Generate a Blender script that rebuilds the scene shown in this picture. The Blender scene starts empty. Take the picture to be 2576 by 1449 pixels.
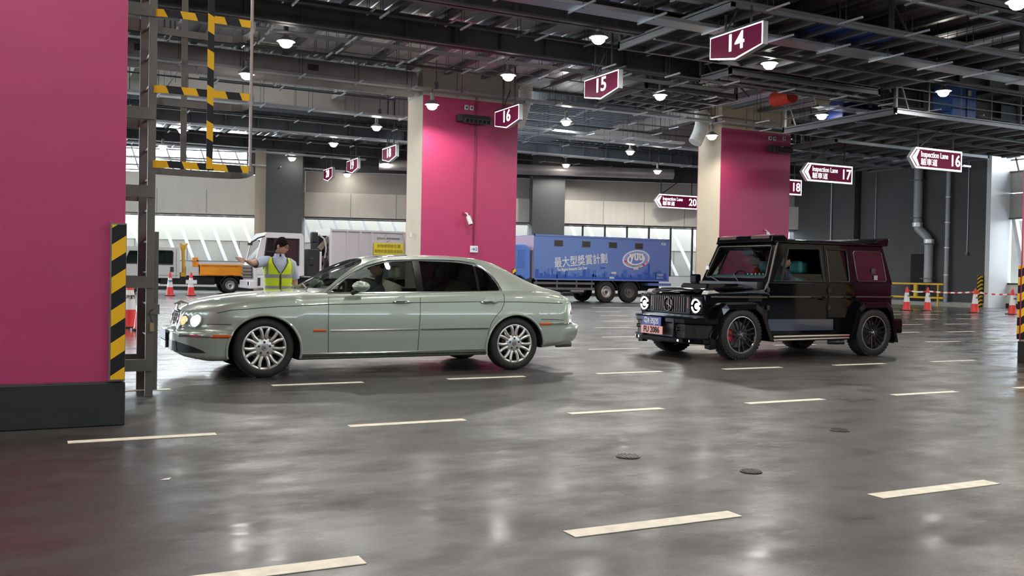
import bpy, bmesh, math, random
from mathutils import Vector, Matrix, Euler
from math import sin, cos, pi, radians, sqrt, atan2
import numpy as np
random.seed(7)
SC = bpy.context.scene
COL = SC.collection

# ------------------------------------------------------------------ camera
cam_data = bpy.data.cameras.new('camera')
cam = bpy.data.objects.new('camera', cam_data)
COL.objects.link(cam)
SC.camera = cam
cam_data.sensor_width = 36.0
cam_data.lens = 2374.14 / 2576 * 36
cam_data.clip_end = 400
_yaw, _pit, _rol = 0.4663687, -0.01469475, 0.01888617
_f = Vector((sin(_yaw) * cos(_pit), cos(_yaw) * cos(_pit), sin(_pit)))
_r0 = Vector((cos(_yaw), -sin(_yaw), 0))
_u0 = _r0.cross(_f)
_r = cos(_rol) * _r0 + sin(_rol) * _u0
_u = -sin(_rol) * _r0 + cos(_rol) * _u0
M = Matrix(((_r.x, _u.x, -_f.x, 0), (_r.y, _u.y, -_f.y, 0), (_r.z, _u.z, -_f.z, 1.22), (0, 0, 0, 1)))
cam.matrix_world = M

# ------------------------------------------------------------------ world
world = bpy.data.worlds.new('world')
SC.world = world
world.use_nodes = True
wn = world.node_tree.nodes
wn['Background'].inputs['Color'].default_value = (0.80, 0.90, 1.0, 1)
wn['Background'].inputs['Strength'].default_value = 12.0

# ------------------------------------------------------------------ view
SC.view_settings.view_transform = 'Standard'
SC.view_settings.look = 'None'
SC.view_settings.gamma = 1
SC.view_settings.use_curve_mapping = False
SC.view_settings.exposure = 0.0

# daylight coming in through the openings (portals only guide the sky's own light)
def portal(loc, rot, sx, sy):
    l = bpy.data.lights.new('daylight_opening', 'AREA')
    l.shape = 'RECTANGLE'; l.size = sx; l.size_y = sy
    l.cycles.is_portal = True
    o = bpy.data.objects.new('daylight_opening', l)
    o.location = loc; o.rotation_euler = rot
    COL.objects.link(o)

LAMP_POWER = 700
HALL_Z = 8.4
# ------------------------------------------------------------------ helpers
def interp(x, xs, ys):
    """monotone cubic"""
    xs = np.asarray(xs, float); ys = np.asarray(ys, float)
    if x <= xs[0]: return float(ys[0])
    if x >= xs[-1]: return float(ys[-1])
    h = np.diff(xs); d = np.diff(ys) / h
    m = np.zeros(len(xs)); m[0] = d[0]; m[-1] = d[-1]
    for i in range(1, len(xs) - 1):
        if d[i - 1] * d[i] > 0:
            w1 = 2 * h[i] + h[i - 1]; w2 = h[i] + 2 * h[i - 1]
            m[i] = (w1 + w2) / (w1 / d[i - 1] + w2 / d[i])
    i = int(np.searchsorted(xs, x) - 1)
    t = (x - xs[i]) / h[i]
    return float((2*t**3-3*t**2+1)*ys[i] + (t**3-2*t**2+t)*h[i]*m[i] + (-2*t**3+3*t**2)*ys[i+1] + (t**3-t**2)*h[i]*m[i+1])

def lin(x, xs, ys): return float(np.interp(x, xs, ys))

class MB:
    def __init__(s): s.v = []; s.f = []; s.mi = []; s.m = 0; s.T = None
    def add(s, vs, fs):
        o = len(s.v)
        if s.T is not None: vs = [s.T @ Vector(p) for p in vs]
        s.v += [tuple(p) for p in vs]; s.f += [tuple(i + o for i in f) for f in fs]; s.mi += [s.m] * len(fs)
        return s
    def box(s, x0, x1, y0, y1, z0, z1):
        vs = [(x, y, z) for x in (x0, x1) for y in (y0, y1) for z in (z0, z1)]
        return s.add(vs, [(0,1,3,2),(4,6,7,5),(0,4,5,1),(2,3,7,6),(0,2,6,4),(1,5,7,3)])
    def cbox(s, c, d): return s.box(c[0]-d[0]/2, c[0]+d[0]/2, c[1]-d[1]/2, c[1]+d[1]/2, c[2]-d[2]/2, c[2]+d[2]/2)
    def bar(s, p, q, w, h, up=(0,0,1)):
        p = Vector(p); q = Vector(q); d = (q - p).normalized(); u = Vector(up)
        if abs(d.dot(u)) > .99: u = Vector((1,0,0))
        r = d.cross(u).normalized(); u = r.cross(d)
        vs = [a + r*i*w/2 + u*j*h/2 for a in (p, q) for i, j in ((-1,-1),(1,-1),(1,1),(-1,1))]
        return s.add(vs, [(0,1,2,3),(7,6,5,4),(0,4,5,1),(1,5,6,2),(2,6,7,3),(3,7,4,0)])
    def prism(s, poly, axis, a, b):
        """poly of 2D points; axis 'x': (y,z) 'y': (x,z) 'z': (x,y)"""
        def P(p, t): return {'x': (t, p[0], p[1]), 'y': (p[0], t, p[1]), 'z': (p[0], p[1], t)}[axis]
        n = len(poly)
        vs = [P(p, a) for p in poly] + [P(p, b) for p in poly]
        fs = [tuple(range(n)), tuple(range(2*n-1, n-1, -1))] + [(i, i+n, (i+1) % n + n, (i+1) % n) for i in range(n)]
        return s.add(vs, fs)
    def tube(s, pts, r, n=8, closed=False, cap=True):
        pts = [Vector(p) for p in pts]; N = len(pts)
        rs = r if isinstance(r, (list, tuple)) else [r] * N
        vs = []; prev = None
        for i, p in enumerate(pts):
            if closed: t = (pts[(i+1) % N] - pts[i-1])
            else: t = pts[min(i+1, N-1)] - pts[max(i-1, 0)]
            t = t.normalized() if t.length > 1e-9 else Vector((0,0,1))
            if prev is None:
                a = Vector((0,0,1)) if abs(t.z) < .9 else Vector((1,0,0))
                u = t.cross(a).normalized()
            else:
                u = (prev - t * prev.dot(t))
                u = u.normalized() if u.length > 1e-6 else t.orthogonal().normalized()
            prev = u; w = t.cross(u)
            vs += [p + (u*cos(2*pi*k/n) + w*sin(2*pi*k/n)) * rs[i] for k in range(n)]
        fs = []
        for i in range(N if closed else N-1):
            j = (i+1) % N
            fs += [(i*n+k, i*n+(k+1) % n, j*n+(k+1) % n, j*n+k) for k in range(n)]
        if not closed and cap: fs += [tuple(range(n))[::-1], tuple(range((N-1)*n, N*n))]
        return s.add(vs, fs)
    def lathe(s, prof, n=32, c=(0,0,0), axis='z', a0=0, a1=2*pi):
        """prof of (r, h) about the axis through c"""
        c = Vector(c); full = abs(a1 - a0 - 2*pi) < 1e-6; m = n if full else n + 1; vs = []
        for k in range(m):
            a = a0 + (a1-a0)*k/n
            for r, h in prof:
                q = {'z': (r*cos(a), r*sin(a), h), 'y': (r*cos(a), h, r*sin(a)), 'x': (h, r*cos(a), r*sin(a))}[axis]
                vs.append(c + Vector(q))
        L = len(prof); fs = []
        for k in range(m if full else n):
            j = (k+1) % m
            fs += [(k*L+i, j*L+i, j*L+i+1, k*L+i+1) for i in range(L-1)]
        return s.add(vs, fs)
    def ell(s, c, r, nu=16, nv=10):
        prof = [(sin(pi*i/nv), -cos(pi*i/nv)) for i in range(nv+1)]
        vs = []; fs = []
        for k in range(nu):
            a = 2*pi*k/nu
            for pr, ph in prof: vs.append((c[0]+r[0]*pr*cos(a), c[1]+r[1]*pr*sin(a), c[2]+r[2]*ph))
        L = nv+1
        for k in range(nu):
            j = (k+1) % nu
            fs += [(k*L+i, j*L+i, j*L+i+1, k*L+i+1) for i in range(nv)]
        return s.add(vs, fs)
    def grid(s, fn, nu, nv, cu=False):
        vs = [fn(i/nu, j/nv) for i in range(nu+1) for j in range(nv+1)]; L = nv+1
        return s.add(vs, [(i*L+j, (i+1)*L+j, (i+1)*L+j+1, i*L+j+1) for i in range(nu) for j in range(nv)])
    def text(s, body, size, mat4, ext=.004, bold=0, sx=1, align='CENTER', shear=0):
        cu = bpy.data.curves.new('t', 'FONT'); cu.body = body; cu.size = size; cu.extrude = ext
        cu.align_x = align; cu.align_y = 'CENTER'; cu.offset = bold; cu.resolution_u = 3; cu.shear = shear
        ob = bpy.data.objects.new('t', cu)
        me = bpy.data.meshes.new_from_object(ob)
        S = Matrix.Diagonal((sx, 1, 1, 1))
        s.add([mat4 @ (S @ v.co) for v in me.vertices], [tuple(p.vertices) for p in me.polygons])
        bpy.data.meshes.remove(me); bpy.data.objects.remove(ob); bpy.data.curves.remove(cu)
        return s
    def build(s, name, mats, parent=None, smooth=True, angle=40, bevel=0, seg=2, merge=True):
        me = bpy.data.meshes.new(name)
        me.from_pydata(s.v, [], s.f)
        if not isinstance(mats, (list, tuple)): mats = [mats]
        for m in mats: me.materials.append(m)
        me.polygons.foreach_set('material_index', [min(i, len(mats)-1) for i in s.mi])
        bm = bmesh.new(); bm.from_mesh(me)
        if merge: bmesh.ops.remove_doubles(bm, verts=bm.verts, dist=1e-5)
        bmesh.ops.recalc_face_normals(bm, faces=bm.faces)
        bm.to_mesh(me); bm.free()
        if smooth:
            me.polygons.foreach_set('use_smooth', [True]*len(me.polygons))
            me.set_sharp_from_angle(angle=radians(angle))
        o = bpy.data.objects.new(name, me); COL.objects.link(o)
        if parent is not None: o.parent = parent
        if bevel:
            b = o.modifiers.new('b', 'BEVEL'); b.width = bevel; b.segments = seg; b.limit_method = 'ANGLE'; b.angle_limit = radians(35)
            b.harden_normals = False
        return o

def empty(name, loc=(0,0,0), rz=0):
    o = bpy.data.objects.new(name, None); COL.objects.link(o)
    o.location = loc; o.rotation_euler = (0, 0, rz); o.empty_display_size = .2
    return o
def tag(o, label=None, cat=None, group=None, kind=None):
    if label: o['label'] = label
    if cat: o['category'] = cat
    if group: o['group'] = group
    if kind: o['kind'] = kind
    return o
def copy_tree(o, parent=None):
    c = o.copy(); COL.objects.link(c)
    if parent is not None: c.parent = parent
    for ch in list(o.children): copy_tree(ch, c)
    return c
def frame(o, x, n_, up=(0,0,1)):
    """4x4: text drawn in local XY -> world with x dir, up dir; o origin"""
    x = Vector(x).normalized(); up = Vector(up); z = x.cross(up).normalized(); y = z.cross(x)
    m = Matrix.Identity(4)
    for i in range(3): m[i][0] = x[i]; m[i][1] = y[i]; m[i][2] = z[i]; m[i][3] = o[i]
    return m
def apply_mods(o):
    dg = bpy.context.evaluated_depsgraph_get(); dg.update()
    ev = o.evaluated_get(dg); me = bpy.data.meshes.new_from_object(ev)
    old = o.data; o.modifiers.clear(); o.data = me; bpy.data.meshes.remove(old)
def boolean(o, cutter, op='DIFFERENCE'):
    m = o.modifiers.new('bool', 'BOOLEAN'); m.object = cutter; m.operation = op; m.solver = 'EXACT'
    try: m.material_mode = 'TRANSFER'
    except Exception: pass
    apply_mods(o)
    me = cutter.data; bpy.data.objects.remove(cutter); bpy.data.meshes.remove(me)

# ------------------------------------------------------------------ materials
MATS = {}
def mat(name, col, rough=.5, metal=0, coat=0, emit=None, es=1, spec=.5, noise=0, nscale=8, bump=0, bscale=60, rvar=0, stretch=None, col2=None):
    m = bpy.data.materials.new(name); m.use_nodes = True
    nt = m.node_tree; b = nt.nodes['Principled BSDF']
    c = (*col, 1)
    b.inputs['Base Color'].default_value = c; b.inputs['Roughness'].default_value = rough
    b.inputs['Metallic'].default_value = metal; b.inputs['Coat Weight'].default_value = coat
    b.inputs['Coat Roughness'].default_value = .04; b.inputs['Specular IOR Level'].default_value = spec
    if emit: b.inputs['Emission Color'].default_value = (*emit, 1); b.inputs['Emission Strength'].default_value = es
    if noise or bump or rvar:
        tc = nt.nodes.new('ShaderNodeTexCoord'); mp = nt.nodes.new('ShaderNodeMapping')
        nt.links.new(tc.outputs['Object'], mp.inputs[0])
        if stretch: mp.inputs['Scale'].default_value = stretch
    if noise:
        n = nt.nodes.new('ShaderNodeTexNoise'); n.inputs['Scale'].default_value = nscale; n.inputs['Detail'].default_value = 6
        nt.links.new(mp.outputs[0], n.inputs[0])
        r = nt.nodes.new('ShaderNodeValToRGB'); r.color_ramp.elements[0].position = .3; r.color_ramp.elements[1].position = .7
        lo = col2 if col2 else tuple(x*(1-noise) for x in col)
        r.color_ramp.elements[0].color = (*lo, 1); r.color_ramp.elements[1].color = c
        nt.links.new(n.outputs[0], r.inputs[0]); nt.links.new(r.outputs[0], b.inputs['Base Color'])
    if rvar:
        n = nt.nodes.new('ShaderNodeTexNoise'); n.inputs['Scale'].default_value = nscale*.7; n.inputs['Detail'].default_value = 5
        nt.links.new(mp.outputs[0], n.inputs[0])
        mr = nt.nodes.new('ShaderNodeMapRange'); mr.inputs[1].default_value = .35; mr.inputs[2].default_value = .65
        mr.inputs[3].default_value = rough-rvar; mr.inputs[4].default_value = rough+rvar
        nt.links.new(n.outputs[0], mr.inputs[0]); nt.links.new(mr.outputs[0], b.inputs['Roughness'])
    if bump:
        n = nt.nodes.new('ShaderNodeTexNoise'); n.inputs['Scale'].default_value = bscale; n.inputs['Detail'].default_value = 3
        nt.links.new(mp.outputs[0], n.inputs[0])
        bp = nt.nodes.new('ShaderNodeBump'); bp.inputs['Strength'].default_value = bump; bp.inputs['Distance'].default_value = .02
        nt.links.new(n.outputs[0], bp.inputs['Height']); nt.links.new(bp.outputs[0], b.inputs['Normal'])
    MATS[name] = m
    return m
def glass(name, tint, rough=.02, refl=1.0):
    m = bpy.data.materials.new(name); m.use_nodes = True; nt = m.node_tree; nt.nodes.clear()
    out = nt.nodes.new('ShaderNodeOutputMaterial'); mix = nt.nodes.new('ShaderNodeMixShader')
    tr = nt.nodes.new('ShaderNodeBsdfTransparent'); gl = nt.nodes.new('ShaderNodeBsdfGlossy')
    lw = nt.nodes.new('ShaderNodeLayerWeight'); lw.inputs[0].default_value = .5
    pw = nt.nodes.new('ShaderNodeMath'); pw.operation = 'POWER'; pw.inputs[1].default_value = 4.0; nt.links.new(lw.outputs['Facing'], pw.inputs[0])
    fr = nt.nodes.new('ShaderNodeMapRange'); fr.inputs[3].default_value = .05*refl; fr.inputs[4].default_value = .85; nt.links.new(pw.outputs[0], fr.inputs[0])
    tr.inputs[0].default_value = (*tint, 1); gl.inputs['Roughness'].default_value = rough
    nt.links.new(fr.outputs[0], mix.inputs[0]); nt.links.new(tr.outputs[0], mix.inputs[1]); nt.links.new(gl.outputs[0], mix.inputs[2])
    nt.links.new(mix.outputs[0], out.inputs[0])
    return m
def stripes(name, c1, c2, period, ang, rough=.5, axes=(0, 2), duty=.5):
    """diagonal hazard stripes in object space"""
    m = mat(name, c1, rough, spec=.25); nt = m.node_tree; b = nt.nodes['Principled BSDF']
    tc = nt.nodes.new('ShaderNodeTexCoord'); sp = nt.nodes.new('ShaderNodeSeparateXYZ'); nt.links.new(tc.outputs['Object'], sp.inputs[0])
    def mth(op, a, bb):
        n = nt.nodes.new('ShaderNodeMath'); n.operation = op
        for i, x in enumerate((a, bb)):
            if isinstance(x, (int, float)): n.inputs[i].default_value = x
            else: nt.links.new(x, n.inputs[i])
        return n.outputs[0]
    su = mth('ADD', mth('MULTIPLY', sp.outputs[axes[0]], sin(ang)/period), mth('MULTIPLY', sp.outputs[axes[1]], cos(ang)/period))
    if len(axes) > 2: su = mth('ADD', su, mth('MULTIPLY', sp.outputs[axes[2]], sin(ang)/period))
    fr = mth('FRACT', su, 0); gt = mth('GREATER_THAN', fr, duty)
    mx = nt.nodes.new('ShaderNodeMix'); mx.data_type = 'RGBA'
    mx.inputs[6].default_value = (*c1, 1); mx.inputs[7].default_value = (*c2, 1)
    nt.links.new(gt, mx.inputs[0]); nt.links.new(mx.outputs[2], b.inputs['Base Color'])
    return m

m_yel = (.80, .43, .01); m_blk = (.012, .012, .013)
hazard_x = stripes('hazard_x', m_yel, m_blk, .205, radians(-35), axes=(0, 2))
hazard_y = stripes('hazard_y', m_yel, m_blk, .205, radians(35), axes=(1, 2))
hazard_hoop = stripes('hazard_hoop', m_yel, m_blk, .25, radians(68), axes=(0, 2, 1))
hazard_bar = stripes('hazard_bar', m_yel, m_blk, .30, radians(28), axes=(0, 2))
hazard_post = stripes('hazard_post', m_yel, m_blk, .16, radians(35), axes=(0, 2))
magenta = mat('magenta_paint', (.44, .033, .122), .45, noise=.12, nscale=1.3, bump=.04, bscale=40, stretch=(1, 1, 3))
cream = mat('cream_paint', (.60, .50, .36), .55, noise=.06, nscale=1.5)
plinth = mat('plinth_paint', (.017, .017, .017), .5, noise=.5, nscale=6, stretch=(1, 1, 5))
gal = mat('galvanised_steel', (.92, .93, .95), .30, metal=.40, noise=.22, nscale=1.0, stretch=(3, .4, 1))
purl = mat('purlin_grey', (.17, .175, .19), .45, metal=.5)
beamgrey = mat('beam_grey_paint', (.075, .080, .088), .55)
steelgrey = mat('steel_grey_paint', (.15, .14, .135), .45, metal=.2, noise=.15, nscale=5)
gantry = mat('ladder_grey_paint', (.125, .115, .105), .5, noise=.2, nscale=6)
tray = mat('tray_steel', (.46, .47, .49), .36, metal=.6)
traydk = mat('tray_dark', (.06, .062, .068), .5, metal=.3)
rod = mat('hanger_rod', (.05, .05, .05), .5, metal=.5)
darkwall = mat('dark_wall_paint', (.074, .075, .079), .6, noise=.12, nscale=1)
darkcol = mat('dark_column_paint', (.085, .087, .088), .6, noise=.1, nscale=1)
panelA = mat('pale_panel', (.80, .74, .64), .5, noise=.07, nscale=1.2, stretch=(3, 3, .6))
panelB = mat('grey_panel', (.46, .43, .385), .5, noise=.08, nscale=1.2, stretch=(3, 3, .6))
white = mat('white_paint', (.78, .78, .77), .45)
concrete = mat('exterior_concrete', (.40, .39, .355), .8, noise=.2, nscale=.8)
blackp = mat('black_plastic', (.018, .018, .019), .45)
blackm = mat('matt_black', (.01, .01, .01), .8)
rubber = mat('tyre_rubber', (.020, .019, .018), .75, noise=.3, nscale=20)
chrome = mat('chrome', (.75, .75, .74), .12, metal=1)
alloy = mat('silver_alloy', (.62, .60, .57), .3, metal=.8)
whitelamp = mat('lamp_white', (1, 1, 1), .5, emit=(1, .95, .86), es=45)
signwhite = mat('sign_white', (1, 1, 1), .5, emit=(1, .98, 1), es=1.5)
signmar = mat('sign_maroon', (.085, .004, .026), .6, spec=.1, emit=(.16, .008, .045), es=.45)
duct = mat('duct_skin', (.46, .43, .43), .45, metal=.4, noise=.2, nscale=1.5)
# ================================================================== SETTING
def floor_material():
    m = bpy.data.materials.new('floor_coating'); m.use_nodes = True; nt = m.node_tree; b = nt.nodes['Principled BSDF']
    L = nt.links.new
    tc = nt.nodes.new('ShaderNodeTexCoord')
    def mp(sc):
        n = nt.nodes.new('ShaderNodeMapping'); n.inputs['Scale'].default_value = sc; L(tc.outputs['Object'], n.inputs[0]); return n.outputs[0]
    def noise(v, s, d=5, r=.55):
        n = nt.nodes.new('ShaderNodeTexNoise'); n.inputs['Scale'].default_value = s; n.inputs['Detail'].default_value = d
        n.inputs['Roughness'].default_value = r; L(v, n.inputs[0]); return n.outputs[0]
    def ramp(f, a, b_, ca, cb):
        r = nt.nodes.new('ShaderNodeValToRGB'); r.color_ramp.elements[0].position = a; r.color_ramp.elements[1].position = b_
        r.color_ramp.elements[0].color = (*ca, 1); r.color_ramp.elements[1].color = (*cb, 1); L(f, r.inputs[0]); return r.outputs[0]
    def mix(f, x, y, bt='MIX'):
        n = nt.nodes.new('ShaderNodeMix'); n.data_type = 'RGBA'; n.blend_type = bt
        for sock, val in ((n.inputs[0], f), (n.inputs[6], x), (n.inputs[7], y)):
            if isinstance(val, (int, float)): sock.default_value = val
            elif isinstance(val, tuple): sock.default_value = (*val, 1)
            else: L(val, sock)
        return n.outputs[2]
    base = ramp(noise(mp((.45, .55, 1)), 1.3, 8, .65), .33, .68, (.050, .045, .040), (.098, .090, .081))
    # tyre soiling: long dark streaks running along the lanes
    st = ramp(noise(mp((.16, .5, 1)), 1.6, 8, .66), .44, .62, (.42, .40, .38), (1, 1, 1))
    base = mix(.8, base, st, 'MULTIPLY')
    sp = ramp(noise(mp((1, 1, 1)), 130, 2), .38, .62, (.72, .72, .72), (1.12, 1.12, 1.12))
    base = mix(.8, base, sp, 'MULTIPLY')
    spots = ramp(noise(mp((1, 1.6, 1)), 7, 4, .6), .66, .70, (1, 1, 1), (.30, .28, .27))
    base = mix(.7, base, spots, 'MULTIPLY')
    # oily soiling along the middle of every lane
    sx = nt.nodes.new('ShaderNodeSeparateXYZ'); L(tc.outputs['Object'], sx.inputs[0])
    def mth(op, a, c=0.0):
        n = nt.nodes.new('ShaderNodeMath'); n.operation = op
        for i, q in enumerate((a, c)):
            if isinstance(q, (int, float)): n.inputs[i].default_value = q
            else: L(q, n.inputs[i])
        return n.outputs[0]
    ph = mth('MULTIPLY', mth('SUBTRACT', mth('ADD', sx.outputs[1], mth('MULTIPLY', noise(mp((.3, .3, 1)), 1.2, 4), 1.6)), 6.45), 2*pi/5.87)
    band = mth('MULTIPLY', mth('POWER', mth('MAXIMUM', mth('COSINE', ph), 0.0), 1.5), .75)
    base = mix(band, base, (.034, .030, .027))
    L(base, b.inputs['Base Color'])
    rr = nt.nodes.new('ShaderNodeMapRange'); L(noise(mp((.8, 1.2, 1)), 1.5, 7, .65), rr.inputs[0])
    b.inputs['Coat Weight'].default_value = .12; cr = nt.nodes.new('ShaderNodeMapRange'); L(noise(mp((.8, 1.6, 1)), 2.2, 5, .6), cr.inputs[0]); cr.inputs[1].default_value = .35; cr.inputs[2].default_value = .65; cr.inputs[3].default_value = .12; cr.inputs[4].default_value = .34; L(cr.outputs[0], b.inputs['Coat Roughness'])
    rr.inputs[1].default_value = .36; rr.inputs[2].default_value = .64; rr.inputs[3].default_value = .30; rr.inputs[4].default_value = .60
    # rain water carried in by the traffic: wet sheets at the far left and far right
    def sm(v, a, c):
        n = nt.nodes.new('ShaderNodeMapRange'); n.interpolation_type = 'SMOOTHSTEP'; L(v, n.inputs[0]); n.inputs[1].default_value = a; n.inputs[2].default_value = c; return n.outputs[0]
    wn_ = sm(noise(mp((.5, 1.6, 1)), 1.1, 6, .65), .40, .56)
    wl = mth('MULTIPLY', sm(mth('SUBTRACT', sx.outputs[0], mth('MULTIPLY', sx.outputs[1], .18)), 2.2, -.6), sm(sx.outputs[1], 9.0, 11.0))
    wr2 = mth('MULTIPLY', sm(mth('SUBTRACT', sx.outputs[0], mth('MULTIPLY', sx.outputs[1], .95)), 1.0, 6.0), sm(sx.outputs[1], 2.0, 4.0))
    wet = mth('MAXIMUM', mth('MULTIPLY', wl, mth('ADD', mth('MULTIPLY', wn_, .5), .5)), mth('MULTIPLY', wr2, mth('MULTIPLY', wn_, .9)))
    rw_ = mth('ADD', mth('MULTIPLY', rr.outputs[0], mth('SUBTRACT', 1.0, wet)), mth('MULTIPLY', wet, .13))
    L(rw_, b.inputs['Roughness'])
    L(mth('ADD', .12, mth('MULTIPLY', wet, .75)), b.inputs['Coat Weight'])
    bp = nt.nodes.new('ShaderNodeBump'); bp.inputs['Strength'].default_value = .06; bp.inputs['Distance'].default_value = .01
    L(noise(mp((1, 2, 1)), 22, 4), bp.inputs['Height'])
    bp2 = nt.nodes.new('ShaderNodeBump'); bp2.inputs['Strength'].default_value = .02; bp2.inputs['Distance'].default_value = .03
    L(noise(mp((.6, 2.2, 1)), 1.6, 3), bp2.inputs['Height']); L(bp.outputs[0], bp2.inputs['Normal']); L(bp2.outputs[0], b.inputs['Normal'])
    b.inputs['Specular IOR Level'].default_value = .36
    return m
floor = tag(MB().box(-26, 46, -22, 60, -.2, 0).build('floor', floor_material(), smooth=False), kind='structure')

# painted lane dashes: 1 m long, 1 m apart
paint = mat('lane_paint', (.92, .84, .66), .5, noise=.25, nscale=14)
def dash(x0, x1, y, w=.1):
    MB().box(x0, x1, y-w/2, y+w/2, .0008, .004).build('lane_marking', paint, floor, smooth=False)
for y, off, a, b, w in ((3.82, .25, 0, 5, .115), (7.17, .20, 0, 8, .10), (9.98, .22, 0, 12, .10), (13.3, .13, 3, 14, .10), (15.93, .05, 4, 14, .10),
                     (18.88, -.30, 5, 14, .10), (21.52, -.42, 5, 15, .10), (24.56, -.6, 6, 16, .10), (27.3, -1.05, 7, 17, .10)):
    for k in range(a, b+1):
        x = off + 2*k
        dash(x, x+.99, y, w)
dash(18.9, 20.7, 30.75); dash(21.9, 24.1, 34.7); dash(3.2, 5, 30.75); dash(14.9, 16.9, 30.75)
# manhole-like floor drains
def drain(x, y, r, label, clogged=False):
    b = MB(); b.lathe([(r, .0), (r, .006), (r*.86, .009), (r*.86, .004), (0, .004)], 28)
    o = b.build('floor_drain', mat('drain_iron', (.05, .047, .043), .5, metal=.6)); o.location = (x, y, 0)
    for i in range(-2, 3):
        h = sqrt(max(0, (r*.82)**2 - (i*r*.32)**2))
        s = MB().box(i*r*.32-.007, i*r*.32+.007, -h, h, .004, .0095)
        s.T = None
        s.build('drain_bar', mat('drain_bar_iron', (.16, .145, .13) if not clogged else (.03, .028, .026), .45, metal=.6), o)
    tag(o, label, 'floor drain'); return o
drain(3.58, 5.32, .082, 'round slotted iron floor drain in the foreground, nearest the middle dashed line')
drain(4.04, 4.62, .070, 'small dark clogged round drain on the floor, closest to the camera', True)
drain(5.84, 5.63, .078, 'dark round floor drain to the right, below the black car', True)
b = MB(); b.add([(0, 0, .002), (.06, .015, .012), (.1, -.02, .004), (.13, .03, .015), (.05, .05, .003)], [(0, 1, 4), (0, 2, 1), (1, 2, 3), (1, 3, 4)])
pp = b.build('paper_scrap', white, smooth=False); pp.location = (.64, 5.72, 0); pp.scale = (.5, .5, .5); tag(pp, 'small scrap of white paper lying on the open floor', 'litter')

# ---- back wall (oblique), right wall
WP = Vector((42, 44, 0)); WD = Vector((-.9478, .3189, 0)); WN = Vector((-.3189, -.9478, 0))   # WN points into the hall
WT = Matrix(((WD.x, WN.x, 0, WP.x), (WD.y, WN.y, 0, WP.y), (0, 0, 1, 0), (0, 0, 0, 1)))      # local: s along the wall, n into the hall, z
def wb(): b = MB(); b.T = WT; return b
b = wb()
b.box(-2, 60, -.4, 0, 7.95, 11.6)                     # above everything
b.box(-2, 30, -.4, -.02, 6.9, 7.95)
b.box(32.6, 33.2, -.4, 0, 6.6, 7.95)
wall_back = tag(b.build('wall_back', darkwall, smooth=False), kind='structure')
def wpart(name, m, *boxes, **k):
    b = wb()
    for bx in boxes: b.box(*bx)
    return b.build(name, m, wall_back, smooth=False, **k)
for s0, s1 in ((15.06, .05), (29.95, 17.0), (54, 32.65)):
    s0, s1 = min(s0, s1), max(s0, s1)
    top = 6.88 if s0 < 30 else 6.55
    wpart('upper_panel', panelB if s0 < 30 else panelA, (s0, s1, -.30, -.05, 5.68, top))
    wpart('lower_panel', panelA, (s0, s1, -.30, .30, 4.28, 5.66))
    wpart('low_wall', white, (s0, s1, -.25, -.05, 0, 1.25 if s0 < 30 else 1.6))
    wpart('kerb', plinth, (s0, s1, -.05, .06, 0, .18))
    wpart('panel_trim', steelgrey, (s0, s1, -.1, .05, 4.2, 4.28))
    n = int((s1-s0)/2.9)
    for i in range(1, n+1):
        x = s0+(s1-s0)*i/(n+1)
        wpart('panel_joint', steelgrey, (x-.012, x+.012, -.1, .304, 4.3, 5.64))
wpart('upper_louvre_band', darkwall, (.05, 15.06, -.02, .10, 6.9, 7.6))
# columns between the bays
colA = wpart('wall_column', darkcol, (29.97, 31.95, -.6, 1.6, 0, 8.45)); wpart('wall_column', cream, (31.97, 32.62, -.5, .9, 0, 8.2))
wpart('wall_column', darkcol, (15.08, 16.98, -.6, 1.2, 0, 8.45)); wpart('wall_column', darkcol, (-.6, .05, -.5, .3, 0, 8.45))
# slanted fins and mullions in front of the daylight
fin = mat('fin_white', (.74, .74, .74), .45); findk = mat('fin_grey', (.20, .20, .21), .5)
wi = 0
def window(s0, s1, z0, z1, nf, slope, m, w=.16, d=.25, mull=None, flip=1):
    global wi
    wi += 1
    b = wb(); b.box(s0, s1, -.32, -.26, z0, z0+.06); b.box(s0, s1, -.32, -.26, z1-.06, z1)
    o = b.build('window_%d' % wi, steelgrey, smooth=False); tag(o, kind='structure')
    for i in range(nf):
        s = s0 + (s1-s0)*(i+.5)/nf
        f = wb(); f.bar((s+slope/2+.2, -.45-1.5*(z1-z0)/2.7, z1+.3), (s-slope/2, -.45, z0), w, .10, up=(0, 1, .5)); f.build('window_fin', m, o, smooth=False)
    if mull:
        for i in range(mull+1):
            s = s0 + (s1-s0)*i/mull
            f = wb(); f.box(s-.05, s+.05, -.2, -.08, z0, z1); f.build('window_mullion', blackp, o, smooth=False)
        f = wb(); f.box(s0, s0+(s1-s0)*.35, -.18, -.1, 2.95, 3.02); f.build('window_transom', blackp, o, smooth=False)
    return o
window(32.65, 54, 1.6, 4.2, 24, 1.15, fin, .17)
window(17.0, 29.95, 1.25, 4.2, 15, 1.0, findk, .12)
window(.1, 15.06, 1.25, 4.2, 14, .9, fin, .15, mull=11)
window(33.2, 54, 6.65, 7.9, 22, .45, findk, .08)
for z in (6.9, 7.35): wpart('clerestory_rail', steelgrey, (33.2, 54, -.12, -.02, z, z+.07))
# exterior parapet across the open walkway, lit by the sky
b = wb(); b.box(-6, 60, -3.6, -3.3, 0, 4.6); ext = tag(b.build('wall_outside', concrete, smooth=False), kind='structure')
for i in range(20):
    b = wb(); b.box(3*i-2, 3*i-1.97, -3.3, -3.285, 0, 4.6); b.build('parapet_joint', steelgrey, ext, smooth=False)
b = wb(); b.box(-6, 60, -3.3, -3.24, 2.9, 4.6); b.build('parapet_upper', mat('parapet_pale', (.50, .49, .45), .7), ext, smooth=False)
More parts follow.
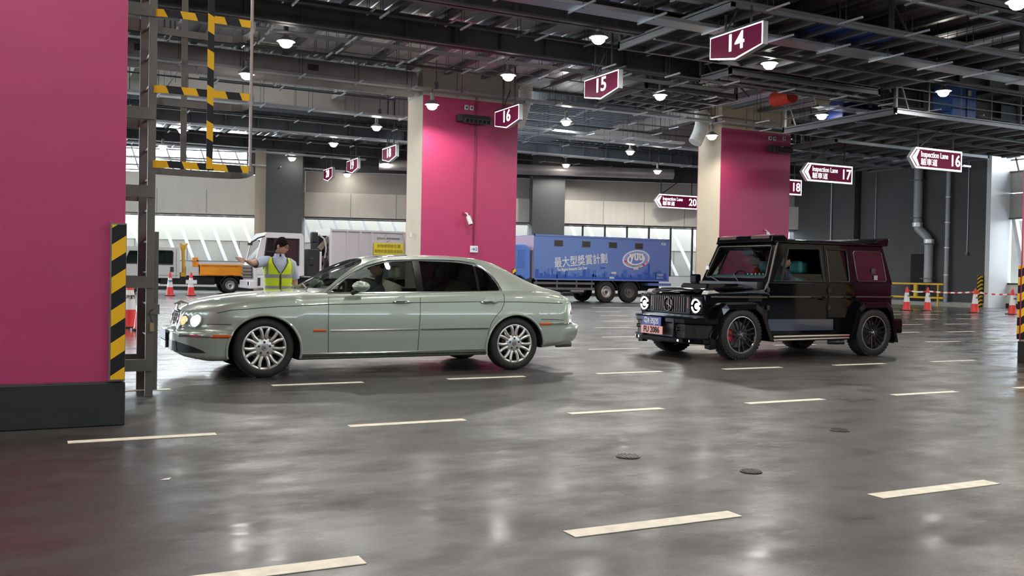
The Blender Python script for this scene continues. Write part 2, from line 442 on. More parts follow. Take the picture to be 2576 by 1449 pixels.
# right wall
wr = tag(MB().box(42, 42.6, 31.3, 45, 0, 11.6).build('wall_right', darkwall, smooth=False), kind='structure')
def rp(name, m, *bx):
    b = MB()
    for q in bx: b.box(*q)
    return b.build(name, m, wr, smooth=False)
rp('wall_pier', white, (41.98, 43.6, 31.05, 31.3, 0, 8.4))
rp('wall_seam', blackm, (41.97, 42, 39.3, 39.38, 0, 8.4))
rp('wall_recess', darkwall, (41.6, 42.0, 39.4, 44.2, 0, 8.4))
rp('wall_kerb', concrete, (41.97, 42, 31.3, 39.3, 0, .22))
kerb = tag(MB().box(41.2, 41.45, 31.6, 39.3, 0, .2).build('floor_kerb', concrete, smooth=False), 'low concrete kerb on the floor along the dark right wall', 'kerb')
rp('wall_hatch', blackm, (41.93, 42, 34.7, 35.7, 0, 2.7))
for y0, y1 in ((10, 31.05),):
    rp('upper_panel', panelB, (43.4, 43.7, y0, y1, 5.75, 6.75)); rp('lower_panel', panelB, (43.4, 43.7, y0, y1, 4.5, 5.70))
    rp('low_wall', panelA, (43.4, 43.6, y0, y1, .22, 1.17)); rp('low_wall_rail', blackp, (43.35, 43.65, y0, y1, 1.17, 1.24)); rp('low_wall_kerb', plinth, (43.3, 43.6, y0, y1, 0, .22))
    rp('wall_top', darkwall, (43.4, 43.7, y0, y1, 8.1, 11.6))
wo = tag(MB().box(43.35, 43.5, 10, 31.05, 4.42, 4.5).build('window_5', steelgrey, smooth=False), kind='structure')
for i in range(14):
    y = 30.9 - i*1.5
    MB().bar((43.6, y, 4.45), (43.6, y-.75, 1.2), .2, .25, up=(1, 0, 0)).build('window_fin', fin, wo, smooth=False)
wo = tag(MB().box(43.35, 43.5, 10, 31.05, 6.75, 6.83).build('window_6', steelgrey, smooth=False), kind='structure')
for i in range(14):
    y = 31 - i*1.5
    MB().bar((43.5, y, 8.1), (43.5, y-.35, 6.8), .1, .1, up=(1, 0, 0)).build('window_fin', findk, wo, smooth=False)
MB().box(43.45, 43.5, 10, 31.05, 7.35, 7.42).build('window_bar', steelgrey, wo, smooth=False)
wall_o2 = tag(MB().box(47, 47.3, 5, 40, 0, 4.6).build('wall_outside', concrete, smooth=False), kind='structure')
# unseen left end and rear of the hall; high gaps added for daylight
wfm = MB(); wfm.box(-26, 46, -22.4, -22, 0, 6.9); wfm.box(-26, 46, -22.4, -22, 8.0, 11.6)
for k in range(13): wfm.box(-26+6*k-.4, -26+6*k+.4, -22.4, -22, 6.9, 8)
tag(wfm.build('wall_front', darkwall, smooth=False), kind='structure')
wsm = MB(); wsm.box(43.4, 43.8, -22, 10, 0, 6.7); wsm.box(43.4, 43.8, -22, 10, 8.1, 11.6)
for k in range(6): wsm.box(43.4, 43.8, -22+6*k, -21.6+6*k, 6.7, 8.1)
tag(wsm.build('wall_side', darkwall, smooth=False), kind='structure')
wlm = MB(); wlm.box(-26.3, -26, -22, 66, 0, 5.6); wlm.box(-26.3, -26, -22, 66, 8.1, 11.6)
for k in range(15): wlm.box(-26.3, -26, -22+6*k-.4, -22+6*k+.4, 5.6, 8.1)
tag(wlm.build('wall_left', darkwall, smooth=False), kind='structure')

# ---- ceiling: corrugated deck on purlins, raised over the service bay
def deck(y0, y1, z, x0=-26, x1=44.0):
    prof = []; x = x0
    while x < x1:
        prof += [(x, z), (x+.02, z+.03), (x+.05, z+.03), (x+.07, z)]; x += .40
    b = MB(); n = len(prof)
    b.add([(p[0], y0, p[1]) for p in prof] + [(p[0], y1, p[1]) for p in prof], [(i, i+1, i+1+n, i+n) for i in range(n-1)])
    b.box(x0, x1, y0, y1, z+.12, z+.2)
    return b
ceiling = tag(deck(-22, 32.4, HALL_Z).build('ceiling', gal, smooth=False), kind='structure')
def wall_y(x): return 44 + (42-x)*.3189/.9478
def far_deck():
    prof = []; x = -12
    while x < 42:
        prof += [(x, HALL_Z), (x+.02, HALL_Z+.03), (x+.05, HALL_Z+.03), (x+.07, HALL_Z)]; x += .40
    n = len(prof); b = MB(); b.add([(p[0], 44.2, p[1]) for p in prof] + [(p[0], max(44.3, wall_y(p[0])), p[1]) for p in prof], [(i, i+1, i+1+n, i+n) for i in range(n-1)])
    b.add([(-12, 44.2, HALL_Z+.15), (42, 44.2, HALL_Z+.15), (42, 44.3, HALL_Z+.15), (-12, wall_y(-12), HALL_Z+.15)], [(0, 1, 2, 3)])
    b.build('ceiling_deck', gal, ceiling, smooth=False)
far_deck()
for x0, x1 in ((-26, -7), (11.5, 19.4), (23.2, 44)): deck(32.2, 44.4, 11.4, x0, x1).build('raised_ceiling_deck', gal, ceiling, smooth=False)
for k in range(48): MB().box(-7.2, 11.7, 32.5+k*.25, 32.67+k*.25, 11.2, 11.3).build('added_roof_louvre', panelB, ceiling, smooth=False)  # unseen louvres over an added roof opening, cutting down its daylight
for k in range(38):
    x = -10 + k*1.43
    b = MB(); b.box(x-.06, x+.06, -6, 31.1, HALL_Z-.14, HALL_Z-.01); b.box(x-.10, x+.10, -6, 31.1, HALL_Z-.155, HALL_Z-.135); b.build('purlin', purl, ceiling, smooth=False)
    if x < 42:
        b = MB(); b.box(x-.06, x+.06, 44.3, max(44.5, wall_y(x)), HALL_Z-.2, HALL_Z-.01); b.build('purlin', purl, ceiling, smooth=False)
def beam(y, z0=7.62, z1=8.3, x0=-20, x1=42, w=.42):
    b = MB(); b.box(x0, x1, y-.03, y+.03, z0, z1); b.box(x0, x1, y-w/2, y+w/2, z0, z0+.05); b.box(x0, x1, y-w/2, y+w/2, z1-.04, z1)
    x = x0
    while x < x1: b.box(x-.012, x+.012, y-w/2, y+w/2, z0+.05, z1-.04); x += 1.45
    return b.build('ceiling_beam', beamgrey, ceiling, smooth=False)
for y in (8.6, 14.6, 20.95, 24.75, 44.3): beam(y, x0=-20, x1=42)
beam(50.9, x0=-12, x1=21)
b = MB(); b.box(-20, 42, 44.42, 44.6, 7.62, 8.75); b.build('bulkhead_base', beamgrey, ceiling, smooth=False)
b = MB(); b.box(-20, 42, 44.42, 44.6, 8.75, 10.1); b.build('bulkhead_cream', mat('bulkhead_cream', (.55, .50, .44), .6, noise=.08, nscale=.7), ceiling, smooth=False)
b = MB(); b.box(-20, 42, 44.35, 44.6, 10.1, 11.4); b.build('bulkhead_top', darkcol, ceiling, smooth=False)
b = MB(); b.box(-20, 42, 32.25, 32.4, 8.3, 11.4); b.build('bulkhead_near', darkcol, ceiling, smooth=False)
for x in (3.5, 12.5, 17.5, 30.5): MB().box(x, x+.5, 38, 44.4, 9.4, 11.2).build('ceiling_cross_wall', panelB, ceiling, smooth=False)

# ---- pillars
def pillar(x0, x1, y0, y1, ztop, label, guard=None, topmat=None):
    o = empty('pillar', ((x0+x1)/2, y0, 0)); hx = (x1-x0)/2; d = y1-y0
    tag(o, label, 'pillar')
    b = MB(); b.box(-hx+.012, hx-.012, .012, d, .33, ztop); b.build('pillar_core', cream, o, smooth=False)
    b = MB(); b.box(-hx+.01, hx-.003, 0, .03, .34, min(ztop, 7.5)); b.build('magenta_face', magenta, o, smooth=False, bevel=.004)
    b = MB(); b.box(-hx+.01, hx-.003, d-.03, d+.002, .34, min(ztop, 7.5)); b.build('magenta_face', magenta, o, smooth=False, bevel=.004)
    if ztop > 7.5:
        b = MB(); b.box(-hx+.005, hx-.005, .004, d+.01, 7.52, ztop+.01); b.build('pillar_head', topmat or panelB, o, smooth=False)
    b = MB(); b.box(-hx-.01, hx+.01, -.02, d+.01, 0, .335); b.build('pillar_base', plinth, o, smooth=False, bevel=.01)
    return o, hx
steeledge = mat('guard_edge_steel', (.20, .17, .14), .4, metal=.5)
def guard(o, x, w, z0=.36, z1=1.54):
    MB().box(x-w-.012, x+.004, -.045, .02, z0-.012, z1+.012).build('guard_frame', steeledge, o, smooth=False)
    b = MB().box(x-w, x, -.052, -.04, z0, z1); b.build('corner_guard', hazard_x, o, smooth=False)
o, hx = pillar(-3.2, .605, 7.82, 9.4, HALL_Z, 'big magenta pillar at the left edge with a black base, closest to the camera')
guard(o, hx, .10)
o, hx = pillar(12.12, 15.90, 31.35, 32.9, HALL_Z+.05, 'magenta pillar in the middle behind the green saloon, cream on its left side')
guard(o, hx, .12, .36, 1.42)
m = MB(); m.tube([(.12+.05, -.03, 7.6), (.12+.05, -.03, 2.2)], .025, 8); m.build('cable_conduit', mat('conduit_magenta', (.20, .012, .06), .5), o)
o, hx = pillar(25.42, 29.22, 31.35, 32.9, HALL_Z+.05, 'magenta pillar on the right behind the black off-roader, cream on its left side', topmat=cream)
o, hx = pillar(13.57, 17.3, 7.95, 9.5, HALL_Z, 'pillar cut by the right edge of the photo with a black and yellow striped guard')
MB().box(-hx-.03, -hx+.0, 1.38, 1.50, .36, 1.5).build('corner_guard', hazard_y, o, smooth=False)
MB().box(-hx, -hx+.12, 1.55, 1.585, .36, 1.5).build('corner_guard', hazard_x, o, smooth=False)
# ================================================================== CEILING SERVICES
def supports(o, x0, x1, y, z, w, step, zt=HALL_Z, ext=.55, m=None):
    x = x0 + .4; n = 0
    while x < x1 and n < 60:
        b = MB(); b.box(x-.02, x+.02, y-w/2-ext, y+w/2+.08, z-.045, z); b.build('support_strut', m or tray, o, smooth=False)
        for yy in (y-w/2-.05, y+w/2+.05):
            MB().tube([(x, yy, z-.08), (x, yy, zt)], .008, 5).build('hanger_rod', rod, o)
        x += step; n += 1
def cable_tray(x0, x1, y, z, w, label, step=1.9, zt=HALL_Z, cables=True):
    b = MB()
    for s in (-1, 1): b.box(x0, x1, y+s*w/2-.01, y+s*w/2+.01, z, z+.085)
    b.box(x0, x1, y-w/2, y+w/2, z, z+.006)
    o = b.build('cable_tray', tray, smooth=False); tag(o, label, 'cable tray')
    if cables:
        c = MB()
        for i in range(max(2, int(w/.07))):
            yy = y-w/2+.05+i*.065
            if yy < y+w/2-.03: c.tube([(x0, yy, z+.035), (x1, yy, z+.035)], .024, 6)
        c.build('cable_bundle', traydk, o)
    supports(o, x0, x1, y, z, w, step, zt); return o
def pipe_run(x0, x1, y, z, r, label, n=1, gap=.09, m=None, step=2.2, zt=HALL_Z, name='pipe_run', cat='pipe'):
    b = MB()
    for i in range(n): b.tube([(x0, y+i*gap, z), (x1, y+i*gap, z)], r, 8)
    o = b.build(name, m or traydk); tag(o, label, cat)
    supports(o, x0, x1, y+(n-1)*gap/2, z-r, n*gap, step, zt); return o
cable_tray(-6, 42, 31.08, 7.60, .34, 'long cable tray crossing just in front of the two middle magenta pillars')
cable_tray(-6, 14.2, 37.1, 7.55, .5, 'cable tray on long rods behind the middle pillar, left half of the hall', zt=11.4)
cable_tray(16, 41, 38.0, 7.55, .4, 'cable tray on long rods between the middle pillars, right half of the hall', zt=11.4)
cable_tray(-6, 42, 43.2, 7.45, .4, 'cable tray along the front of the far beam')
cable_tray(-2, 16, 50.0, 7.3, .3, 'cable tray near the back wall, second from the wall')
cable_tray(2, 17, 52.8, 6.9, .2, 'narrow cable tray closest to the back wall above the refuse truck', cables=False)
cable_tray(6.6, 42, 18.5, 7.24, .52, 'wide cable tray crossing above the sign numbered 15')
cable_tray(11, 30, 18.2, 7.75, .2, 'narrow steel tray crossing above the sign numbered 14', cables=False)
pipe_run(-6, 12.1, 22.6, 7.62, .035, 'thin dark pipe running in front of the nearest deep beam at upper left')
pipe_run(-6, 20.5, 25.2, 7.55, .022, 'row of parallel pale conduits running under the deep beam at upper left', n=5, gap=.085, m=tray, name='conduit_row', cat='conduit')
pipe_run(-6, 12.2, 27.55, 7.62, .035, 'thin dark pipe ending beside the middle pillar head')
pipe_run(17, 42, 32.0+2.2, 7.5, .05, 'dark pipe passing behind the right magenta pillar', zt=11.4)
pipe_run(15, 42, 15.2, 7.6, .06, 'large pipe crossing the top right corner', m=purl)
pipe_run(26, 42, 30.0, 7.35, .05, 'pipe crossing above the lane 17 direction sign')
cable_tray(27, 42, 33.4, 7.4, .4, 'cable tray behind the lane 17 direction sign', zt=11.4)
cable_tray(24.6, 42, 25.2, 7.35, .4, 'cable tray passing behind the blue box on the platform')
pipe_run(-6, 11.9, 33.6, 7.65, .03, 'thin pipe directly behind the large air duct', zt=11.4)
for x0_, x1_, y_, z_, r_, lab in ((-6, 26, 23.7, 7.95, .025, 'thin pipe between the two nearest deep beams'), (-6, 14, 28.9, 7.9, .025, 'thin pipe just in front of the round duct'), (-6, 22, 26.5, 7.5, .018, 'slim conduit between the deep beam and the dark pipe'),
        (-6, 25, 40.4, 7.6, .03, 'thin pipe across the middle of the raised bay'), (14, 42, 23.0, 7.2, .03, 'thin pipe passing behind the sign numbered 15'), (20, 42, 28.4, 7.3, .03, 'thin pipe in front of the right magenta pillar head'), (-6, 30, 46.8, 7.6, .03, 'thin pipe between the far beam and the back wall'),
        (12, 42, 16.4, 7.3, .03, 'thin pipe crossing near the top edge on the right'), (5, 42, 34.6, 7.9, .03, 'thin pipe behind the slatted strip front edge')):
    pipe_run(x0_, x1_, y_, z_, r_, lab, zt=11.4 if 32.4 < y_ < 44 else HALL_Z, m=steelgrey)
for x0_, x1_, y_, z_, lab in ((28, 41, 31.6, 6.9, 'narrow tray below the platforms, right of the right pillar'), (14, 25, 33.4, 7.0, 'narrow tray between the two middle pillars, lowest of the trays')):
    cable_tray(x0_, x1_, y_, z_, .25, lab, cables=False)
# air duct
b = MB()
b.tube([(-8, 31.78, 7.9), (11.9, 31.78, 7.9)], .45, 24)
dct = b.build('air_duct', duct); tag(dct, 'large round air duct with lit underside left of the middle pillar head', 'air duct')
for k in range(9):
    x = -6+k*2.1; MB().tube([(x-.02, 31.78, 7.9), (x+.02, 31.78, 7.9)], .47, 24).build('duct_collar', duct, dct)
for x in (2.6, 8.0): MB().box(x, x+.35, 31.3, 31.4, 7.9, 8.1).build('duct_grille', traydk, dct, smooth=False)
b = MB(); b.tube([(17, 54-3.4, 7.2), (33, 46-1.0, 7.2)], .3, 16); tag(b.build('air_duct', duct), 'round air duct along the back wall right of the middle pillar', 'air duct')
b = MB(); b.tube([(17, 44.0, 7.9), (30, 44.0, 7.9)], .01, 4)
# ribbed flexible ducts beside the pillars
def flex(x, y, z0, z1, label):
    b = MB(); pts = []; rs = []
    n = 60
    for i in range(n+1):
        t = i/n; pts.append((x + .35*sin(t*2.2), y+.05, z0+(z1-z0)*t)); rs.append(.26 + .035*(i % 2))
    b.tube(pts, rs, 16); tag(b.build('ribbed_duct', white, smooth=True, angle=80), label, 'duct')
flex(16.3, 32.2, 6.9, 9.0, 'white ribbed hose duct at the right edge of the middle pillar head')
flex(24.75, 32.2, 6.9, 8.3, 'white ribbed hose duct at the left edge of the right pillar head')
# louvred strip of slatted ceiling between the pillars
sl = empty('slatted_ceiling_strip', (21.5, 36, 7.9)); tag(sl, 'strip of bright horizontal ceiling slats hanging between the two middle pillars', 'ceiling slats')
for k in range(28):
    MB().box(-3.2, 2.6, -2.6+k*.38, -2.40+k*.38, .35, .40).build('slat', beamgrey, sl, smooth=False)
for x in (0,):
    MB().bar((-1.0, -2.6, .32), (1.2, 8, .32), .06, .08).build('slat_carrier', tray, sl, smooth=False)

# sprinkler branch lines running the other way, with drops
for x, y0, y1, z, lab in ((9.4, 12, 30.5, 8.05, 'sprinkler pipe running away from the camera left of the signs'), (16.6, 22.5, 31, 8.1, 'sprinkler pipe running away from the camera above the sign numbered 15'), (4.2, 33, 44, 7.9, 'sprinkler pipe running away behind the round duct'), (26.8, 12, 22, 8.0, 'sprinkler pipe running away at upper right'), (31.5, 9, 22, 8.0, 'second sprinkler pipe running away at upper right')):
    b = MB(); b.tube([(x, y0, z), (x, y1, z)], .03, 8); o = b.build('sprinkler_pipe', steelgrey); tag(o, lab, 'pipe')
    y = y0+.8
    while y < y1:
        MB().tube([(x, y, z), (x, y, 11.4 if y > 32.4 else HALL_Z)], .007, 5).build('hanger_rod', rod, o)
        MB().tube([(x, y+.7, z), (x, y+.7, z-.28)], .012, 6).build('sprinkler_drop', steelgrey, o); y += 2.0
# ---- hook lamps
shade_m = mat('lamp_shade', (.30, .29, .28), .35, metal=.6)
def lamp(x, y, z, label, first=[None]):
    if first[0] is None:
        o = empty('hook_lamp', (0, 0, 0))
        MB().lathe([(.05, .42), (.07, .40), (.07, .16), (.10, .13), (.25, .03), (.255, 0), (.235, .0), (.10, .10)], 20).build('lamp_shade', shade_m, o)
        MB().lathe([(0, -.17), (.09, -.155), (.155, -.10), (.185, -.02), (.20, .03)], 20).build('lamp_bulb', whitelamp, o)
        MB().tube([(0, 0, .42), (0, 0, .5), (.05, 0, .56), (.12, 0, .6), (.14, 0, .68), (.14, 0, .8)], .012, 6).build('lamp_hook', rod, o)
        MB().box(.06, .20, -.06, .06, .55, .78).build('gear_box', traydk, o, smooth=False, bevel=.01)
        l = bpy.data.lights.new('lamp_light', 'SPOT'); l.energy = LAMP_POWER; l.color = (1.0, .97, .92); l.spot_size = radians(168); l.spot_blend = .35; l.shadow_soft_size = .18
        lo = bpy.data.objects.new('lamp_light', l); COL.objects.link(lo); lo.parent = o; lo.location = (0, 0, -.16)
        MB().tube([(.14, 0, 0), (.14, 0, 1)], .012, 6).build('suspension_rod', rod, o)
        first[0] = o
    else: o = copy_tree(first[0])
    o.location = (x, y, z); tag(o, label, 'ceiling lamp', 'hook lamps under the ceiling')
    for ch in o.children:
        if ch.name.startswith('suspension_rod'): ch.location = (0, 0, .75); ch.scale = (1, 1, (11.4 if 32.4 < y < 44.3 else HALL_Z) - z - .75)
    if y > 49.5 and abs(x-11.6) > .1:
        for ch in list(o.children):
            if ch.type == 'LIGHT': bpy.data.objects.remove(ch)
    return o
LZ = 7.4
for x, y, z, label in (
    (5.96, 25.74, LZ, 'lit hook lamp above the hazard-striped ladder cage, largest of the left group'),
    (5.88, 31.9-1.2, LZ, 'lit hook lamp seen inside the ladder cage, second row from the left front'),
    (5.67, 43.9, 7.3, 'lit hook lamp seen low between the ladder post and the grey cage bar'),
    (5.60, 50.6, 7.3, 'lit hook lamp just right of the ladder post above the bright clerestory'),
    (12.3, 51.3, 7.3, 'lit hook lamp above the wall column to the right of the ladder'),
    (11.6, 52.9, 6.75, 'lit hook lamp washing the cream column beside the dark one'),
    (12.8, 45.0, LZ, 'lit hook lamp above the sign numbered 19'),
    (12.9, 38.8, LZ, 'lit hook lamp left of the middle pillar, above the sign numbered 18'),
    (17.2, 50.0, 7.2, 'small lit hook lamp directly under the sign numbered 18'),
    (15.6, 52.0, 6.7, 'faint small lamp under the sign numbered 19'),
    (11.85, 29.8, 6.88, 'lit hook lamp at the upper left corner of the middle magenta face'),
    (13.04, 26.44, LZ, 'lit hook lamp above the sign numbered 16'),
    (12.96, 21.02, LZ, 'lit hook lamp above the sign numbered 15'),
    (18.89, 26.58, LZ, 'lit hook lamp between the signs numbered 15 and 14, below both'),
    (18.96, 33.1, LZ, 'lit hook lamp just right of the sign numbered 16 and the middle pillar'),
    (26.2, 39.3, LZ, 'lit hook lamp below the slatted ceiling strip'),
    (26.4, 46.0, 7.4, 'lit hook lamp in front of the dark wall column between the pillars'),
    (30.2, 42.6, 7.0, 'small lit hook lamp above the lane 20 direction sign'),
    (23.85, 30.0, 6.86, 'lit hook lamp on the cream side of the right pillar'),
    (18.71, 21.01, LZ, 'lit hook lamp just below the sign numbered 14'),
    (26.24, 26.55, LZ, 'lit hook lamp right of the right pillar head, under the platform with the railing'),
    (32.9, 31.9, 7.35, 'lit hook lamp above the lane 17 direction sign'),
    (33.35, 26.5, LZ, 'lit hook lamp above the lane 16 direction sign'),
    (26.16, 21.16, LZ, 'lit hook lamp next to the blue box on the platform'),
    (19.16, 13.65, LZ, 'lit hook lamp cut by the top right corner of the photo'),
    ): lamp(x, y, z, label)
# the same grid of lamps carries on over the near lanes, above the frame
for x, y in ((-.9, 19.5), (5.9, 19.6), (12.5, 14.0), (5.9, 13.4), (-.9, 13.0), (5.9, 7.2), (12.3, 7.2), (-.9, 6.0), (19.2, 7.2), (5.9, 1.0), (12.3, 1.0), (-.9, 0), (26, 14), (33, 20), (19.2, 1)):
    o = lamp(x, y, LZ, 'hook lamp over the near lanes, above the frame')

# ---- numbered lane signs (hung across the lanes, facing the lane ends)
def lane_sign(num, y0, w=1.66, x=14.4, z=6.99, where=''):
    o = empty('lane_sign', (x, y0, z-.5)); tag(o, 'maroon lane sign numbered %s, %s' % (num, where), 'lane sign')
    def poly(k): return [(-w/2+k, .5-k), (w/2-k, .5-k), (w/2-k, -.02+k*.6), (0, -.20+k*1.15), (-w/2+k, -.02+k*.6)]
    b = MB(); b.prism(poly(0), 'x', .02, .16); b.build('sign_case', mat('sign_case', (.55, .55, .56), .35, metal=.4), o, smooth=False)
    b = MB(); P = poly(0.005); Q = poly(.038)
    vs = [(0.012, p[0], p[1]) for p in P] + [(.012, p[0], p[1]) for p in Q]
    b.add(vs, [(i, (i+1) % 5, (i+1) % 5+5, i+5) for i in range(5)]); b.build('sign_border', signwhite, o, smooth=False)
    b = MB(); b.prism(poly(.038), 'x', .006, .019); b.build('sign_face', signmar, o, smooth=False)
    b = MB(); b.text(num, .56, frame((0, 0, .20), (0, -1, 0), None), .004, bold=.009, sx=1.18); b.build('sign_number', signwhite, o, smooth=False)
    zt = 11.4 if 32.4 < y0 < 44 else HALL_Z
    for s in (-.45, .45): MB().tube([(.09, s, .5), (.09, s, zt-(z-.5))], .03, 6).build('sign_hanger', rod, o)
    MB().bar((.09, .45, .55), (.09, -.1, 1.1), .03, .03).build('sign_brace', rod, o, smooth=False)
    MB().bar((.09, -w/2-.25, .54), (.09, w/2+.1, .54), .05, .05).build('sign_rail', rod, o, smooth=False)
lane_sign('14', 17.35, 1.86, where='largest, nearest the top right'); lane_sign('15', 23.2, 1.84, where='second largest, left of the largest one'); lane_sign('16', 29.3, 1.88, z=6.95, where='in front of the middle magenta pillar'); lane_sign('18', 41.5, 1.9, z=6.97, where='left of the middle pillar, highest of the three small ones'); lane_sign('19', 47.2, 1.9, z=6.95, where='middle one of the three small ones')
lane_sign('20', 51.2, 1.75, 14.25, 6.85, where='smallest and leftmost')
def direction_sign(num, x0, y, z, L=2.75, h=.76, where=''):
    o = empty('direction_sign', (x0, y, z)); tag(o, 'maroon arrow sign to inspection lane %s, %s' % (num, where), 'direction sign')
    def poly(k): return [(k*1.2, 0), (.32+k*.3, h/2-k), (L-k, h/2-k), (L-k, -h/2+k), (.32+k*.3, -h/2+k)]
    b = MB(); b.prism(poly(0), 'y', .02, .16); b.build('sign_case', MATS['sign_case'], o, smooth=False)
    b = MB(); P = poly(.005); Q = poly(.07)
    b.add([(p[0], .012, p[1]) for p in P] + [(p[0], .012, p[1]) for p in Q], [(i, (i+1) % 5, (i+1) % 5+5, i+5) for i in range(5)]); b.build('sign_border', signwhite, o, smooth=False)
    b = MB(); b.prism(poly(.07), 'y', .006, .019); b.build('sign_face', signmar, o, smooth=False)
    b = MB(); b.add([(p[0], .003, p[1]) for p in ((.12, 0), (.38, .29), (.50, .29), (.34, 0), (.50, -.29), (.38, -.29))], [(0, 1, 2, 3), (0, 3, 4, 5)]); b.build('sign_arrow', signwhite, o, smooth=False)
    b = MB(); b.text('Inspection Lane', .29, frame((.56, .002, .135), (1, 0, 0), None), .003, bold=.002, sx=.78, align='LEFT')
    b.text('驗車道', .27, frame((.56, .002, -.15), (1, 0, 0), None), .003, bold=0, sx=1.08, align='LEFT'); b.build('sign_lettering', signwhite, o, smooth=False)
    b = MB(); b.text(num, .58, frame((L-.38, .002, -.01), (1, 0, 0), None), .003, bold=.010, sx=.98); b.build('sign_number', signwhite, o, smooth=False)
    zt = 11.4 if 32.4 < y < 44 else HALL_Z
    for s in (.5, L-.4): MB().tube([(s, .09, h/2), (s, .09, zt-z)], .03, 6).build('sign_hanger', rod, o)
    MB().bar((.6, .09, h/2+.05), (1.9, .09, h/2+.9), .04, .04).build('sign_brace', rod, o, smooth=False)
direction_sign('16', 27.78, 23.8, 5.68, where='rightmost, in front of the bright clerestory'); direction_sign('17', 28.05, 29.4, 5.68, 2.85, where='second from the right'); direction_sign('18', 28.4+2.3, 35.1, 5.72, 2.8, where='half hidden behind the right pillar'); direction_sign('20', 31.9, 45.4-.2, 5.65, 3.1, .8, where='lowest one, left of the right pillar')

# ---- hanging maintenance platforms
pm = mat('platform_steel', (.13, .13, .135), .5, metal=.3); pj = mat('platform_joist', (.19, .195, .21), .45, metal=.3)
def platform(x0, x1, y0, y1, z, label, nj=8, rail=False):
    o = MB().box(x0, x1, y0, y1, z+.16, z+.18).build('maintenance_platform', mat('platform_deck', (.05, .05, .052), .6), smooth=False); tag(o, label, 'platform')
    for a in ((x0, x1, y0, y0+.08), (x0, x1, y1-.08, y1)): MB().box(*a, z+.04, z+.22).build('edge_beam', pj, o, smooth=False)
    for a in ((x0, x0+.08, y0, y1), (x1-.08, x1, y0, y1)): MB().box(*a, z, z+.24).build('edge_beam', pj, o, smooth=False)
    for i in range(1, nj): 
        x = x0+(x1-x0)*i/nj; MB().box(x-.035, x+.035, y0+.08, y1-.08, z+.02, z+.16).build('joist', pj, o, smooth=False)
    for i in (1, 2):
        y = y0+(y1-y0)*i/3; MB().box(x0+.08, x1-.08, y-.05, y+.05, z-.03, z+.10).build('bearer', pj, o, smooth=False)
    for x in (x0+.05, (x0+x1)/2, x1-.05):
        for y in (y0+.05, y1-.05):
            MB().box(x-.05, x+.05, y-.05, y+.05, z+.2, HALL_Z).build('hanger_post', pm, o, smooth=False)
            MB().bar((x+.6, y, z+.2), (x, y, HALL_Z-.1), .05, .05).build('hanger_brace', pm, o, smooth=False)
    if rail:
        for h in (.35, .7, 1.05):
            b = MB(); b.tube([(x0, y1, z+h+.2), (x0, y0, z+h+.2), (x1, y0, z+h+.2)], .022, 6); b.build('guard_rail', pj, o)
        n = int((x1-x0)/1.5)
        for i in range(n+1):
            x = x0+(x1-x0)*i/n; MB().tube([(x, y0, z+.2), (x, y0, z+1.27)], .022, 6).build('rail_post', pj, o)
    return o
platform(14.2, 24.5, 17.2, 22.0, 7.42, 'dark steel platform hanging above the sign numbered 14', 12)
platform(25.3, 38, 22.3, 27.6, 6.35+.4, 'steel platform with railings carrying the blue box, upper right', 12, rail=True)
platform(18.6, 24.9, 22.6, 24.1, 7.35, 'narrow link platform right of the sign numbered 14', 8)
platform(18.6, 22.6, 27.0, 30.2, 7.66, 'steel platform between the middle and right magenta pillars', 7)
platform(29.5, 39, 29.0, 36.0, 6.9, 'lower steel frame platform behind the arrow signs', 9)
bluep = mat('blue_cabinet', (.015, .085, .30), .45); 
def cabinet(x, y, z, w, d, h, label, m=bluep):
    o = MB().cbox((x, y, z+h/2), (w, d, h)).build('equipment_cabinet', m, smooth=False, bevel=.03); tag(o, label, 'equipment cabinet')
    MB().cbox((x+w*.1, y-d/2-.01, z+h/2), (.02, .02, h*.94)).build('door_seam', blackm, o, smooth=False)
    MB().cbox((x+w*.2, y-d/2-.01, z+h*.78), (.16, .02, .18)).build('label_plate', cream, o, smooth=False)
    MB().cbox((x-w*.2, y, z+h+.05), (.3, .3, .1)).build('top_vent', traydk, o, smooth=False)
cabinet(28.95, 22.95, 6.94, 1.25, .8, 1.2, 'bright blue equipment cabinet behind the railing of the upper right platform')
cabinet(27.75, 26.4, 6.94, 2.0, .8, 1.2, 'dark blue equipment cabinet at the left end of the upper right platform', mat('navy_cabinet', (.008, .02, .12), .5))
for x0, x1, y0, y1, z, lab in ((17.4, 18.15, 17.4, 18.7, 7.555, 'blue translucent roof sheet near the top edge, left of three'), (18.25, 19.05, 17.4, 18.7, 7.555, 'blue translucent roof sheet near the top edge, middle of three'), (19.15, 19.95, 17.4, 18.7, 7.555, 'blue translucent roof sheet near the top edge, right of three'), (18.65, 19.4, 25.1, 26.5, 8.36, 'blue roof sheet left of the sign numbered 14, left of three'), (19.55, 20.3, 25.1, 26.4, 8.36, 'blue roof sheet left of the sign numbered 14, middle of three'), (20.45, 21.2, 25.1, 26.3, 8.36, 'blue roof sheet left of the sign numbered 14, right of three')):
    tag(MB().box(x0, x1, y0, y1, z, z+.025).build('blue_sheet', mat('blue_sheet', (.02, .06, .35), .5), smooth=False), lab, 'sheet')
b = MB(); b.lathe([(0, 0), (.26, 0), (.26, .9), (0, .9)], 24, axis='y'); ob = b.build('red_disc_drum', mat('red_orange', (.80, .06, .02), .5)); ob.location = (23.37+.05, 25.1, 7.62-.0); tag(ob, 'red round drum end above the right pillar', 'drum')
b = MB(); pts = [(.42*cos(a)*(1+.12*sin(5*a)), .36*sin(a)*(1+.1*cos(3*a))) for a in [i*2*pi/14 for i in range(14)]]
